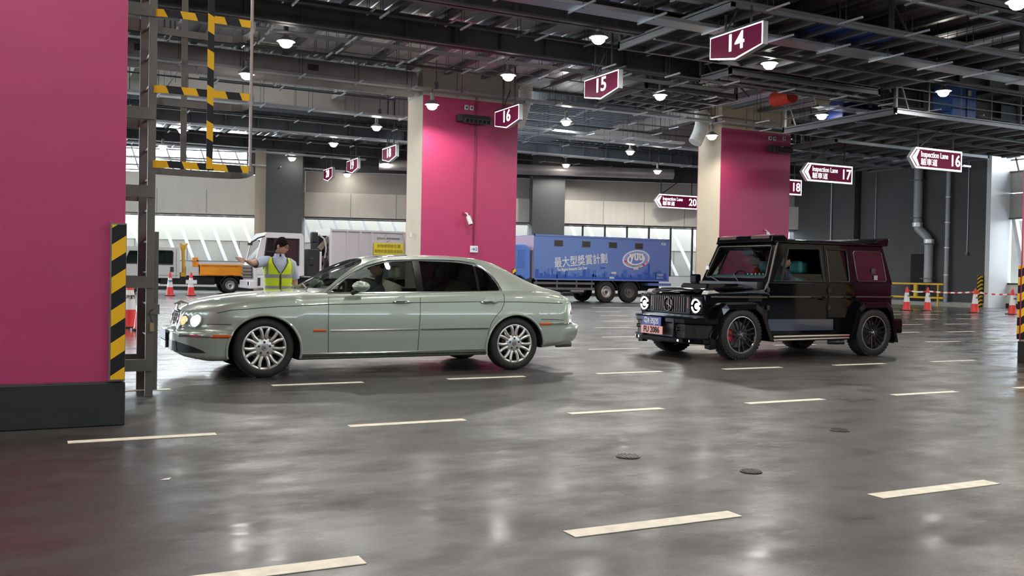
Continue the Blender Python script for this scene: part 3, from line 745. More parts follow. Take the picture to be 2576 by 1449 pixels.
b.prism(pts, 'y', 0, .06); ob = b.build('loose_insulation_sheet', mat('insulation', (.72, .60, .45), .7), smooth=False); ob.location = (24.95, 25.2, 7.72); tag(ob, 'ragged beige insulation sheet beside the red drum', 'insulation')
# ================================================================== VEHICLES
paint_j = mat('sage_green_metallic_paint', (.335, .375, .315), .36, metal=.35, coat=1.0, bump=.02, bscale=2.2)
black_paint = mat('gloss_black_paint', (.003, .003, .0045), .07, spec=.32)
glass_clear = glass('tinted_glass', (.62, .68, .64))
glass_dark = glass('privacy_glass', (.10, .11, .10))
glass_ws = glass('windscreen_glass', (.50, .56, .54))
leather = mat('beige_leather', (.38, .34, .25), .5); interior = mat('dark_interior', (.03, .03, .028), .7)
line_dk = mat('panel_gap', (.012, .014, .012), .6)
amber = mat('amber_lens', (.60, .10, .01), .15, coat=1); redlens = mat('red_lens', (.45, .01, .01), .15, coat=1)
skin = mat('skin', (.45, .25, .17), .5); hair = mat('black_hair', (.010, .007, .006), .85, spec=.1, bump=.5, bscale=60)

def wheel(parent, x, y, z, r, rr, w, side, rim_fn, tyre_mat=rubber, tread=0):
    """side -1: outer face towards -y"""
    o = MB(); pr = []
    hw = w/2
    prof = [(rr, -hw*.80), (rr+.02, -hw*.95), (r-.05, -hw*.98), (r-.018, -hw*.86), (r, -hw*.62), (r, hw*.62), (r-.018, hw*.86), (r-.05, hw*.98), (rr+.02, hw*.95), (rr, hw*.80), (rr, -hw*.80)]
    o.lathe(prof, 56, axis='y')
    if tread:
        for k in range(tread):
            a = 2*pi*k/tread
            for s in (-1, 1):
                c = Vector(((r-.007)*cos(a), s*hw*.62, (r-.007)*sin(a))); t = Vector((-sin(a), 0, cos(a))); n = Vector((cos(a), 0, sin(a)))
                o.bar(c - t*.016 - n*.008, c + t*.016 - n*.008, .026, hw*.50, up=(0, 1, 0))
    ob = o.build('wheel', tyre_mat, parent); ob.location = (x, y, z)
    rim_fn(ob, rr, hw, side)
    return ob

def disc(ob, rr, side, m, off=.03, r=.6):
    MB().lathe([(0, side*off*.2), (rr*r, side*off*.2), (rr*r, side*off*.2-side*.02), (0, side*off*.2-side*.02)], 32, axis='y').build('brake_disc', m, ob)
    b = MB().lathe([(rr*.99, -.09), (rr*.99, .09), (rr*.985, .09), (rr*.985, -.09), (rr*.99, -.09)], 40, axis='y'); b.build('rim_barrel', steelgrey, ob)

def rim_jag(ob, rr, hw, side):
    f = side*hw*.80
    b = MB()
    b.lathe([(rr+.004, f*.8), (rr+.006, f*1.02), (rr-.008, f*1.05), (rr-.022, f*.95), (rr-.028, f*.5), (rr-.01, f*.4)], 56, axis='y')
    # spokes: seven pairs joined near the hub
    for k in range(7):
        for s in (-1, 1):
            a0 = 2*pi*k/7 + pi/2; ai = a0 + s*.20; ao = a0 + s*.235
            N = 8; pts = []; rs = []
            for i in range(N+1):
                t = i/N; rad = rr*.40 + (rr*.955-rr*.40)*t; a = ai+(ao-ai)*t - (s*.05*sin(pi*t))
                pts.append((rad*cos(a), f*(.80+.14*t), rad*sin(a))); rs.append(.0215*(1 if 0 < i < N else .7))
            b.tube(pts, rs, 8)
    b.lathe([(0, f*.94), (rr*.20, f*.94), (rr*.36, f*.90), (rr*.47, f*.74), (rr*.45, f*.5)], 42, axis='y')
    b.build('rim', alloy, ob)
    for k in range(5):
        a = 2*pi*k/5+.31; c = (rr*.27*cos(a), f*.93, rr*.27*sin(a))
        MB().lathe([(0, side*.006), (.013, side*.006), (.013, -side*.01)], 10, c=c, axis='y').build('lug_nut', blackp, ob)
    b = MB().lathe([(0, side*.014), (.026, side*.012), (.03, 0)], 20, c=(0, f*.94, 0), axis='y'); b.build('hub_cap', steelgrey, ob)
    b = MB().lathe([(.017, side*.015), (.023, side*.015), (.023, side*.012), (.017, side*.012)], 20, c=(0, f*.94, 0), axis='y'); b.build('hub_emblem', chrome, ob)
    disc(ob, rr, side, steelgrey, r=.60); MB().lathe([(0, 0), (rr*.98, 0), (rr*.98, -side*.05)], 32, axis='y', c=(0, -side*.04, 0)).build('wheel_back', blackm, ob)

black_alloy = mat('black_alloy', (.012, .012, .013), .3, metal=.4, coat=.5)
def rim_g(ob, rr, hw, side):
    f = side*hw*.84
    b = MB(); b.lathe([(rr+.003, f*.9), (rr+.004, f*1.04), (rr-.006, f*1.05), (rr-.007, f*.98)], 64, axis='y'); b.build('rim_edge', alloy, ob)
    b = MB(); b.lathe([(rr-.006, f*1.02), (rr-.02, f*.93), (rr-.03, f*.4)], 48, axis='y')
    for k in range(7):
        a0 = 2*pi*k/7+pi/2
        for s in (-1, 1):
            ai = a0 + s*.05; ao = a0 + s*.28
            b.bar((rr*.20*cos(ai), f*.72, rr*.20*sin(ai)), (rr*.95*cos(ao), f*.93, rr*.95*sin(ao)), .022, .026, up=(0, 1, 0))
    b.lathe([(0, f*.80), (rr*.22, f*.80), (rr*.28, f*.68)], 32, axis='y')
    b.build('rim', black_alloy, ob, smooth=False, bevel=.004)
    b = MB().lathe([(0, side*.012), (.034, side*.010), (.04, 0)], 24, c=(0, f*.80, 0), axis='y'); b.build('hub_cap', blackp, ob)
    b = MB(); star(b, .028, frame((0, f*.80+side*.013, 0), (1 if side < 0 else -1, 0, 0), None), .004, ring=True); b.build('hub_emblem', chrome, ob)
    for k in range(5):
        a = 2*pi*k/5+.6
        MB().lathe([(0, side*.01), (.011, side*.01), (.011, -side*.01)], 8, c=(rr*.17*cos(a), f*.79, rr*.17*sin(a)), axis='y').build('lug_nut', steelgrey, ob)
    disc(ob, rr, side, mat('disc_iron', (.2, .19, .18), .4, metal=.8), r=.72); MB().lathe([(0, 0), (rr*.98, 0)], 32, axis='y', c=(0, -side*.05, 0)).build('wheel_back', blackm, ob)
    if side < 0 and ob.location.x < 1:
        b = MB(); b.lathe([(rr*.50, -.055), (rr*.80, -.055), (rr*.80, -.02), (rr*.50, -.02)], 10, axis='y', a0=2.6, a1=3.7); b.build('brake_caliper', mat('red_caliper', (.55, .01, .01), .3, coat=.6), ob)

def star(b, R, mt, ext=.004, ring=True):
    T0 = b.T; b.T = mt
    for k in range(3):
        a = pi/2 + 2*pi*k/3; p = Vector((R*cos(a), R*sin(a), 0)); n = Vector((-sin(a), cos(a), 0))*R*.11
        b.add([p, n, -n, (0, 0, ext)], [(0, 1, 3), (0, 3, 2), (0, 2, 1)])
    if ring: b.tube([(R*cos(2*pi*i/28), R*sin(2*pi*i/28), 0) for i in range(28)], R*.09, 6, closed=True)
    b.T = T0

# ------------------------------------------------------------------ sage green saloon
def build_saloon():
    root = empty('saloon_car', (2.293, 11.605, 0))
    tag(root, 'pale sage green wet saloon car with silver multi-spoke wheels and lit headlamps', 'car')
    WB = 3.155; HWM = .93
    zt_u = [-1.0, -.97, -.90, -.865, -.845, -.82, -.78, -.7, -.6, -.3, 0, .3, .55, .75, 3.2, 3.5, 3.8, 4.0, 4.06, 4.10, 4.12, 4.14, 4.22]
    zt_z = [.46, .50, .525, .56, .66, .725, .765, .805, .842, .905, .942, .967, .985, .99, 1.025, 1.03, 1.015, .975, .945, .89, .76, .615, .575]
    zs_u = [-1.0, -.9, -.865, -.82, -.75, -.6, -.4, 0, .72, 2.0, 2.9, 3.5, 3.9, 4.08, 4.12, 4.22]        # shoulder height (rail of the section)
    zs_z = [.44, .50, .53, .68, .735, .79, .84, .89, .925, .965, .985, .975, .93, .87, .70, .55]
    wu_u = [-1.0, -.87, -.84, -.80, -.75, -.68, -.6, -.5, -.4, -.2, 0, .4]
    wu_w = [.16, .20, .32, .42, .50, .615, .70, .775, .825, .882, .912, .93]
    w_u = [-1.0, -.97, -.92, -.85, -.75, -.6, -.4, -.1, .5, 3.0, 3.5, 3.8, 4.0, 4.12, 4.19, 4.22]
    w_w = [.34, .48, .60, .70, .78, .845, .892, .918, .93, .93, .915, .885, .84, .79, .72, .62]
    zb_u = [-1.0, -.85, -.6, -.36, .4, 2.75, 3.55, 3.9, 4.1, 4.22]
    zb_z = [.36, .24, .19, .19, .185, .195, .27, .30, .345, .45]
    def sec(u):
        zt = interp(u, zt_u, zt_z); zs = interp(u, zs_u, zs_z); w = interp(u, w_u, w_w); zb = lin(u, zb_u, zb_z)
        zs = min(zs, zt-.02)
        k = lin(u, [-.6, .2, 3.2, 3.9], [.80, .86, .89, .83]); v = min(w, interp(u, wu_u, wu_w)) if u < .4 else w
        if u < .4:
            P = [(.0, zb), (w*.93, zb+.005), (w*.975, zb+.04), (w*.985, .33 if zb < .31 else zb+.1), (w*.998, .45), (w*.985, .505), (v+(w-v)*.25, .525), (v, .56), (v*1.0, .66), (v*.985, .74), (v*.95, zs-.02), (v*k, zs+(zt-zs)*.35), (v*.62, zs+(zt-zs)*.78), (v*.3, zt-(zt-zs)*.04), (0, zt)]
            Q = [P[0]]; lz = zb
            for p in P[1:]:
                z = min(max(p[1], lz+.0015), max(zt, lz+.0015)); Q.append((p[0], z)); lz = z
            return Q
        if u > 3.9:
            v = min(w, interp(u, [3.9, 4.0, 4.06, 4.10, 4.13, 4.15], [.87, .815, .75, .66, .50, .46]))
            P = [(.0, zb), (w*.93, zb+.005), (w*.975, zb+.04), (w*.985, zb+.1), (w*.998, .48), (w*.985, .56), (v+(w-v)*.3, .585), (v, .61), (v, .70), (v*.99, .78), (v*.96, zs-.02), (v*k, zs+(zt-zs)*.35), (v*.62, zs+(zt-zs)*.78), (v*.3, zt-(zt-zs)*.04), (0, zt)]
            Q = [P[0]]; lz = zb
            for p in P[1:]:
                z = min(max(p[1], lz+.0015), max(zt, lz+.0015)); Q.append((p[0], z)); lz = z
            return Q
        P = [(.0, zb), (w*.93, zb+.005), (w*.975, zb+.04), (w*.985, .33 if zb < .31 else zb+.1), (w*.998, .46), (w, .58), (w*.993, .70), (w*.975, .80), (w*.94, zs-.03), (w*k, zs+(zt-zs)*.35), (w*.62, zs+(zt-zs)*.78), (w*.3, zt-(zt-zs)*.04), (0, zt)]
        Q = [P[0]]; lz = zb
        for p in P[1:]:
            z = min(max(p[1], lz+.002), zt); Q.append((p[0], z)); lz = z
        return Q
    def dense(Q, n=44):
        L = [0]
        for a, b in zip(Q, Q[1:]): L.append(L[-1]+max(1e-4, sqrt((a[0]-b[0])**2+(a[1]-b[1])**2)))
        ws = [p[0] for p in Q]; zs = [p[1] for p in Q]
        out = [Q[0]]
        ts = [L[1] + (L[-1]-L[1])*i/n for i in range(n+1)]
        return out + [(interp(t, L, ws), interp(t, L, zs)) for t in ts]
    cache = {}
    def dsec(u):
        k = round(u, 4)
        if k not in cache: cache[k] = dense(sec(u))
        return cache[k]
    def W(u, z):
        d = dsec(u)[1:]; zz = [p[1] for p in d]; ww = [p[0] for p in d]
        return lin(z, zz, ww)
    us = [-.945 + 5.165*i/130 for i in range(131)]
    b = MB(); n = len(dsec(0)); loops = []
    for u in us:
        d = dsec(u)
        # pull the nose and tail in so the ends are rounded in plan
        loops.append([(u, -p[0], p[1]) for p in d] + [(u, p[0], p[1]) for p in d[1:-1]][::-1])
    m = len(loops[0]); b.v = [p for l in loops for p in l]
    b.f = [(i*m+j, i*m+(j+1) % m, (i+1)*m+(j+1) % m, (i+1)*m+j) for i in range(len(us)-1) for j in range(m)]
    b.f += [tuple(range(m)), tuple(range((len(us)-1)*m, len(us)*m))[::-1]]; b.mi = [0]*len(b.f)
    body = b.build('body', [paint_j, blackm, interior], root, angle=50, merge=False)
    c = MB(); c.m = 1
    for wx in (0, WB):
        for s in (-1, 1): c.lathe([(0, s*.58), (.405, s*.58), (.405, s*1.2), (0, s*1.2)], 40, c=(wx, 0, .298), axis='y')
    cu = c.build('cut', [paint_j, blackm, interior], smooth=False); boolean_local(body, cu, root)
    c = MB(); c.m = 2; c.box(.85, 3.25, -.76, .76, .42, 1.3); cu = c.build('cut', [paint_j, blackm, interior], smooth=False); boolean_local(body, cu, root)
    smooth_all(body, 45)
    # arch lips
    for wx in (0, WB):
        for s in (-1, 1):
            pts = []
            for i in range(31):
                a = radians(-14) + radians(208)*i/30; u = wx+.412*cos(a); z = .298+.412*sin(a); z = max(z, lin(u, zb_u, zb_z)+.03)
                pts.append((u, s*(W(u, z)+.004), z))
            MB().tube(pts, .016, 8).build('wheel_arch_lip', paint_j, root)
    # ---- greenhouse
    gc_u = [.50, .60, .8, 1.0, 1.2, 1.36, 1.6, 2.0, 2.4, 2.8, 3.0, 3.15, 3.35, 3.55, 3.75, 3.92]
    gc_z = [.965, 1.02, 1.135, 1.24, 1.33, 1.392, 1.43, 1.45, 1.45, 1.425, 1.395, 1.36, 1.28, 1.185, 1.09, 1.02]
    ge_u = [.50, .66, .75, .9, 1.05, 1.25, 1.5, 2.0, 2.5, 2.75, 2.95, 3.1, 3.3, 3.5, 3.7, 3.92]
    ge_z = [.93, .945, .985, 1.095, 1.195, 1.30, 1.375, 1.405, 1.40, 1.375, 1.33, 1.27, 1.17, 1.08, 1.01, .97]
    wr_u = [.5, .66, 1.2, 1.7, 2.6, 3.1, 3.5, 3.92]; wr_w = [.70, .74, .635, .61, .60, .60, .66, .70]
    wbm = lambda u: lin(u, [.5, .66, 1.0, 1.6, 2.9, 3.3, 3.92], [.71, .77, .825, .845, .84, .82, .74])
    def gsec(u):
        zc = interp(u, gc_u, gc_z); ze = min(interp(u, ge_u, ge_z), zc-.01); wr = lin(u, wr_u, wr_w); wb_ = wbm(u); zb = .90
        wr = min(wr, wb_-.005)
        def sd(t): return (wb_ + (wr-wb_)*(t**1.25), zb + (ze-zb)*t)
        pts = [sd(i/14) for i in range(15)]
        for i in range(1, 5):   # rounded rail
            a = i/4*pi/2; pts.append((wr - .045*(1-cos(a)), ze + .028*sin(a)*min(1, (zc-ze)/.06)))
        w0, z0 = pts[-1]
        for i in range(1, 13):
            t = i/12; pts.append((w0*(1-t), z0 + (zc-z0)*(1-(1-t)**2.1)))
        return pts
    gus = [.50+3.42*i/90 for i in range(91)]
    gcache = {u: gsec(u) for u in gus}
    def WG(u, z):
        d = gsec(u)[:16]; return lin(z, [p[1] for p in d], [p[0] for p in d])
    def TG(u, w):
        d = gsec(u)[14:]; return lin(abs(w), [p[0] for p in d][::-1], [p[1] for p in d][::-1])
    b = MB(); loops = [[(u, -p[0], p[1]) for p in gcache[u]] + [(u, p[0], p[1]) for p in gcache[u][:-1]][::-1] for u in gus]
    m = len(loops[0]); b.v = [p for l in loops for p in l]
    b.f = [(i*m+j, i*m+j+1, (i+1)*m+j+1, (i+1)*m+j) for i in range(len(gus)-1) for j in range(m-1)]; b.mi = [0]*len(b.f)
    roof = b.build('roof', [paint_j, interior], root, merge=False)
    sm = roof.modifiers.new('s', 'SOLIDIFY'); sm.thickness = .03; sm.offset = -1; apply_mods(roof)
    # window outlines: bottom points then top points, in (u, z)
    def zbelt(u): return lin(u, [.7, 2.9], [.965, 1.005])
    wins = {
     'front': dict(u0=.80, u1=1.845, lo=([.80, 1.845], [.968, .985]), hi=([.80, .9, 1.05, 1.25, 1.5, 1.7, 1.845], [.985, 1.063, 1.165, 1.262, 1.333, 1.352, 1.358]), g=glass_clear),
     'rear': dict(u0=1.92, u1=2.66, lo=([1.92, 2.66], [.986, 1.0]), hi=([1.92, 2.3, 2.5, 2.66], [1.360, 1.358, 1.348, 1.325]), g=glass_dark),
     'quarter': dict(u0=2.69, u1=2.975, lo=([2.69, 2.975], [1.0, 1.008]), hi=([2.69, 2.8, 2.88, 2.94, 2.975], [1.318, 1.265, 1.19, 1.105, 1.03]), g=glass_dark)}
    c = MB(); c.m = 1
    for wn_ in wins.values():
        N = 16; up = [wn_['u0']+(wn_['u1']-wn_['u0'])*i/N for i in range(N+1)]
        poly = [(u, lin(u, *wn_['lo'])) for u in (wn_['u0'], wn_['u1'])] + [(u, interp(u, *wn_['hi'])) for u in up[::-1]]
        c.prism(poly, 'y', -1.2, 1.2)
    def wsu(s, t):    # windscreen surface point
        ub = .545 + .20*s*s*1.0; ut = 1.335 - .12*s*s; u = ub+(ut-ub)*t; w = s*(.69 + (.545-.69)*t)
        return u, w
    ring = [wsu(-1+2*i/10, 0) for i in range(11)] + [wsu(1-2*i/10, 1) for i in range(11)]
    c.prism(ring, 'z', .5, 1.7)
    def rsu(s, t):
        ub = 3.74 - .16*s*s; ut = 3.02 - .02*s*s; u = ub+(ut-ub)*t; w = s*(.58 + (.50-.58)*t)
        return u, w
    ring = [rsu(-1+2*i/10, 0) for i in range(11)] + [rsu(1-2*i/10, 1) for i in range(11)]
    c.prism(ring, 'z', .5, 1.7)
    cu = c.build('cut', [paint_j, interior], smooth=False); boolean_local(roof, cu, root)
    smooth_all(roof, 45)
    for nm, wn_ in wins.items():
        for s in (-1, 1):
            def fn(i, j, wn_=wn_, s=s):
                u = wn_['u0']+(wn_['u1']-wn_['u0'])*i; lo = lin(u, *wn_['lo']); hi = interp(u, *wn_['hi']); z = lo+(hi-lo)*j
                return (u, s*(WG(u, z)-.008), z)
            MB().grid(fn, 14, 8).build('side_window', wn_['g'], root)
    MB().grid(lambda i, j: (lambda u, w: (u, w, TG(u, w)-.008))(*wsu(-1+2*i, j)), 20, 12).build('windscreen', glass_ws, root)
    MB().grid(lambda i, j: (lambda u, w: (u, w, TG(u, w)-.008))(*rsu(-1+2*i, j)), 16, 10).build('rear_screen', glass_dark, root)
    # chrome surround of the side glass, black pillars between
    for s in (-1, 1):
        lo = [(.735+(3.0-.735)*i/20, None) for i in range(21)]
        P = [(u, s*(WG(u, zbelt(u)-.012)+.004), zbelt(u)-.012) for u, _ in lo]
        hu = [2.99, 2.965, 2.92, 2.86, 2.78, 2.68, 2.5, 2.3, 2.0, 1.7, 1.5, 1.25, 1.05, .9, .80, .745]
        hz = [1.03, 1.09, 1.165, 1.235, 1.30, 1.345, 1.368, 1.375, 1.375, 1.368, 1.350, 1.28, 1.182, 1.08, 1.005, .965]
        P2 = [(u, s*(WG(u, z)+.004), z) for u, z in zip(hu, hz)]
        MB().tube(P+P2, .0125, 6, closed=True).build('window_chrome', chrome, root)
        b = MB(); b.grid(lambda i, j: (lambda u, z: (u, s*(WG(u, z)+.003), z))(1.838+.09*i-.03*j*0, .985+.375*j), 3, 6); b.build('centre_pillar_trim', mat('piano_black', (.01, .01, .01), .15, coat=1), root)
        b = MB(); b.grid(lambda i, j: (lambda u, z: (u, s*(WG(u, z)+.003), z))(2.655+.04*i, 1.0+.31*j), 2, 6); b.build('quarter_divider', MATS['piano_black'], root)
        # panel gaps, crease, mouldings
        def on(pts, r, name, m, off=.0005, n=5):
            Q = []
            for (u0, z0), (u1, z1) in zip(pts, pts[1:]):
                k = max(2, int(abs(u1-u0)/.08)+int(abs(z1-z0)/.05))
                Q += [(u0+(u1-u0)*i/k, z0+(z1-z0)*i/k) for i in range(k)]
            Q.append(pts[-1]); MB().tube([(u, s*(W(u, z)+off), z) for u, z in Q], r, n).build(name, m, root)
        on([(.74, .95), (.725, .86), (.715, .6), (.725, .27)], .0035, 'door_gap', line_dk)
        on([(1.865, .965), (1.855, .8), (1.835, .5), (1.83, .27)], .0035, 'door_gap', line_dk)
        on([(2.985, .985), (3.0, .93), (2.99, .85), (2.95, .77), (2.86, .68), (2.80, .6), (2.765, .5), (2.745, .4), (2.74, .27)], .0035, 'door_gap', line_dk)
        on([(-.50, .725), (-.36, .760), (.1, .80), (.72, .828), (1.6, .850), (2.6, .868), (3.2, .868), (3.97, .845)], .004, 'coach_line', line_dk)
        on([(-.60, .600), (-.36, .600)], .004, 'bumper_gap', line_dk)
        on([(3.52, .645), (3.7, .64), (3.88, .63)], .004, 'bumper_gap', line_dk)
        on([(.735, .528), (1.82, .533)], .011, 'door_moulding', chrome, off=.002, n=6); on([(1.85, .533), (2.76, .535)], .011, 'door_moulding', chrome, off=.002, n=6)
        on([(.42, .262), (1.2, .262), (2.74, .268)], .007, 'sill_strip', chrome, off=.002)
        on([(.54, .530), (.69, .528)], .015, 'side_marker', amber, off=.001, n=8)
        on([(3.50, .583), (3.67, .583)], .018, 'rear_marker', amber, off=.001, n=8)
        on([(3.68, .583), (3.9, .585), (4.12, .585)], .014, 'bumper_chrome', chrome, off=.001, n=8)
        on([(-.88, .475), (-.7, .472), (-.56, .470)], .019, 'front_chrome', chrome, off=.0, n=8)
        on([(-.56, .470), (-.36, .468)], .021, 'turn_signal', amber, off=.0, n=8)
        # handles
        for hu_ in (1.625, 2.78):
            b = MB(); b.lathe([(0, 0), (.075, -.002), (.085, .004)], 20, c=(hu_, s*(W(hu_, .852)+.001), .852), axis='y')
            b.build('handle_cup', paint_j, root)
            b = MB(); b.tube([(hu_-.115, s*(W(hu_, .86)+.004), .86), (hu_-.09, s*(W(hu_, .86)+.022), .862), (hu_, s*(W(hu_, .86)+.032), .865), (hu_+.09, s*(W(hu_, .86)+.022), .862), (hu_+.115, s*(W(hu_, .86)+.004), .86)], [.006, .013, .014, .014, .008], 8); b.build('door_handle', chrome, root)
        # mirror
        b = MB(); b.ell((1.08, s*1.0, 1.045), (.105, .11, .062), 20, 12); mo = b.build('door_mirror', paint_j, root)
        MB().tube([(1.07, s*.97, 1.0), (1.02, s*.86, .965)], [.025, .03], 8).build('mirror_arm', blackp, mo)
        MB().lathe([(0, 0), (.05, 0)], 20, c=(1.143, s*1.0, 1.045), axis='x').build('mirror_glass', chrome, mo)
    # front end
    gl = mat('grille_black', (.015, .017, .015), .4)
    def fw(u): return interp(u, w_u, w_w)
    def nose(y, z):          # front surface: u where the hull half width equals |y|
        lo, hi = -.945, -.2
        if W(lo, z) > abs(y): return lo
        for _ in range(24):
            mid = (lo+hi)/2
            if W(mid, z) > abs(y): hi = mid
            else: lo = mid
        return hi
    g = MB(); n = 28; ringp = [(.27*cos(2*pi*i/n)*(1 if abs(cos(2*pi*i/n)) < .95 else .98), .635+.115*sin(2*pi*i/n)) for i in range(n)]
    ringp = [(math.copysign(abs(cos(a))**.7, cos(a))*.27, .635+math.copysign(abs(sin(a))**.75, sin(a))*.105) for a in [2*pi*i/n for i in range(n)]]
    GO = .145
    MB().tube([(-1.02+GO+abs(y)*.09+max(0, z-.6)*.25, y, z) for y, z in ringp], .016, 8, closed=True).build('grille_surround', chrome, root)
    g.add([(-1.008+GO+abs(y)*.09+max(0, z-.6)*.25, y, z) for y, z in ringp], [tuple(range(n))]); g.build('grille', gl, root)
    for i in range(-8, 9):
        y = i*.03; h = .098*(1-(abs(y)/.27)**3)**.5
        MB().tube([(-1.016+GO+abs(y)*.09+max(0, z-.6)*.25, y, z) for z in (.635-h, .635, .635+h)], .005, 5).build('grille_bar', steelgrey, root)
    for z in (.60, .655, .70): MB().tube([(-1.016+GO+abs(y)*.09+max(0, z-.6)*.25, y, z) for y in (-.25, 0, .25)], .004, 5).build('grille_bar', steelgrey, root)
    hl = mat('headlamp_lit', (.8, .95, .9), .2, emit=(.55, 1.0, .78), es=5); hi_ = mat('headlamp_inner_warm', (.9, .6, .3), .2, emit=(1, .50, .18), es=1.1)
    for s in (-1, 1):
        for y, r, z, m_, nm in ((.425, .060, .632, hi_, 'inner_headlamp'), (.595, .078, .637, hl, 'outer_headlamp')):
            u = nose(y, z)
            du = (nose(y+.05, z)-nose(y-.05, z))/.1; t = Vector((du*s, 1, 0)).normalized(); nrm = Vector((-1, du*s, -.0)).normalized()
            if nrm.x > 0: nrm = -nrm
            c0 = Vector((u, s*y, z)) + nrm*.002; up = Vector((.25, 0, 1)).normalized()
            T = Matrix.Translation(c0) @ Matrix((( t.x, up.x, nrm.x, 0), (t.y, up.y, nrm.y, 0), (t.z, up.z, nrm.z, 0), (0, 0, 0, 1)))
            b = MB(); b.T = T; b.lathe([(0, .022), (r*.5, .018), (r*.8, .008), (r*.93, 0)], 28); h = b.build(nm, m_, root)
            b = MB(); b.T = T; b.lathe([(r*.92, -.005), (r*.94, .014), (r*1.08, .012), (r*1.12, -.03)], 28); b.build('lamp_ring', chrome if nm[0] == 'i' else paint_j, h)
    sp = bpy.data.lights.new('headlamp_beam', 'SPOT'); sp.energy = 25; sp.color = (.6, 1, .85); sp.spot_size = radians(110); sp.shadow_soft_size = .05
    so = bpy.data.objects.new('headlamp_beam', sp); COL.objects.link(so); so.parent = root; so.location = (-.80, -.66, .64); so.rotation_euler = (radians(78), 0, radians(90+20))
    # lower grille, plates
    b = MB(); b.grid(lambda i, j: (nose((-1+2*i)*.62, .33+.09*j)-.006, (-1+2*i)*.62, .30+.11*j), 24, 4); b.build('lower_grille', gl, root)
    for s in (-1, 1):
        b = MB(); b.grid(lambda i, j: (lambda u, z: (u, s*(W(u, z)+.003), z))(-.925+.30*i, .285+.125*j*(1-i)**.7+.0*i), 12, 5); b.build('side_intake', gl, root)
        b = MB(); b.grid(lambda i, j: (.40+2.34*i, s*(W(.40+2.34*i, .205+.045*j)+.003), .205+.045*j), 20, 2); b.build('sill_cover', mat('sill_dark', (.055, .065, .052), .5), root)
    for z0, h, c_, txt, tc in ((.445, .055, (.03, .03, .06), '粤Z·4R27港', (.8, .8, .8)), (.352, .045, (.72, .72, .70), 'LK 3390', (.02, .02, .02))):
        b = MB(); b.cbox((-.975, 0, z0), (.012, .46, h*2)); p_ = b.build('number_plate', mat('plate', c_, .4), root, smooth=False)
    b = MB(); b.box(-.97, -.93, -.2, .2, .31, .48); b.build('plate_holder', blackp, root, smooth=False)
    b = MB(); b.tube([(-.83, 0, .745), (-.82, 0, .79), (-.79, 0, .80)], .012, 8); b.tube([(-.86, 0, .80), (-.79, 0, .825), (-.70, 0, .805)], [.008, .016, .006], 8); b.build('bonnet_mascot', chrome, root)
    # tail: exhaust, rear lamp
    for s in (-1, 1):
        b = MB(); b.tube([(3.95, s*.55, .285), (4.17, s*.55, .29)], [.038, .04], 14); b.build('exhaust_tip', steelgrey, root)
        b = MB(); b.grid(lambda i, j: (lambda z, y: (4.10, s*y, z))(.70+.12*j, .52+.08*i), 3, 3)
        pts = []
        b = MB(); b.grid(lambda i, j: (4.02+.07*i, s*(W(4.02+.07*i, .70+.13*j)+.003), .70+.13*j), 6, 5); b.build('tail_lamp', redlens, root)
    # underbody
    MB().box(-.7, 3.6, -.58, .58, .20, .45).build('underbody', blackm, root, smooth=False)
    # wheels
    for wx in (0, WB):
        for s in (-1, 1): wheel(root, wx, s*.795, .335, .337, .243, .225, s, rim_jag)
    # cabin: seats, steering wheel, driver
    def seat(x, y):
        b = MB(); b.tube([(x+.05, y, .62), (x+.18, y, .85), (x+.27, y, 1.08)], [.20, .19, .15], 14); b.ell((x-.18, y, .60), (.26, .24, .10)); st = b.build('seat', leather, root)
        b = MB(); b.cbox((x+.31, y, 1.215), (.10, .25, .16)); b.build('headrest', leather, st, bevel=.045, seg=4, smooth=True, angle=80)
    for x in (1.40, 2.35):
        for y in (-.38, .38): seat(x, y)
    # right-hand side of the car is the far side here; the driver sits behind the near window
    MB().tube([(1.02+.18*0+.05*sin(2*pi*i/24), -.36+.18*cos(2*pi*i/24), .92+.17*sin(2*pi*i/24)) for i in range(24)], .014, 6, closed=True).build('steering_wheel', interior, root)
    MB().box(.75, 1.0, -.68, .68, .80, .96).build('dashboard', leather, root, smooth=False, bevel=.03)
    MB().bar((1.28, -.02, 1.33), (1.24, .16, 1.29), .04, .05).build('rear_view_mirror', interior, root, smooth=False)
    for s in (-1, 1): MB().tube([(.56, s*.3-.25, 1.0), (.62, s*.3+.2, 1.055)], .008, 5).build('wiper', blackp, root)
    return root

def boolean_local(o, cu, root):
    cu.matrix_world = root.matrix_world.copy() if False else Matrix.Translation(root.location) @ root.rotation_euler.to_matrix().to_4x4()
    bpy.context.view_layer.update()
    boolean(o, cu)
def smooth_all(o, ang):
    o.data.polygons.foreach_set('use_smooth', [True]*len(o.data.polygons)); o.data.set_sharp_from_angle(angle=radians(ang))
saloon = build_saloon()

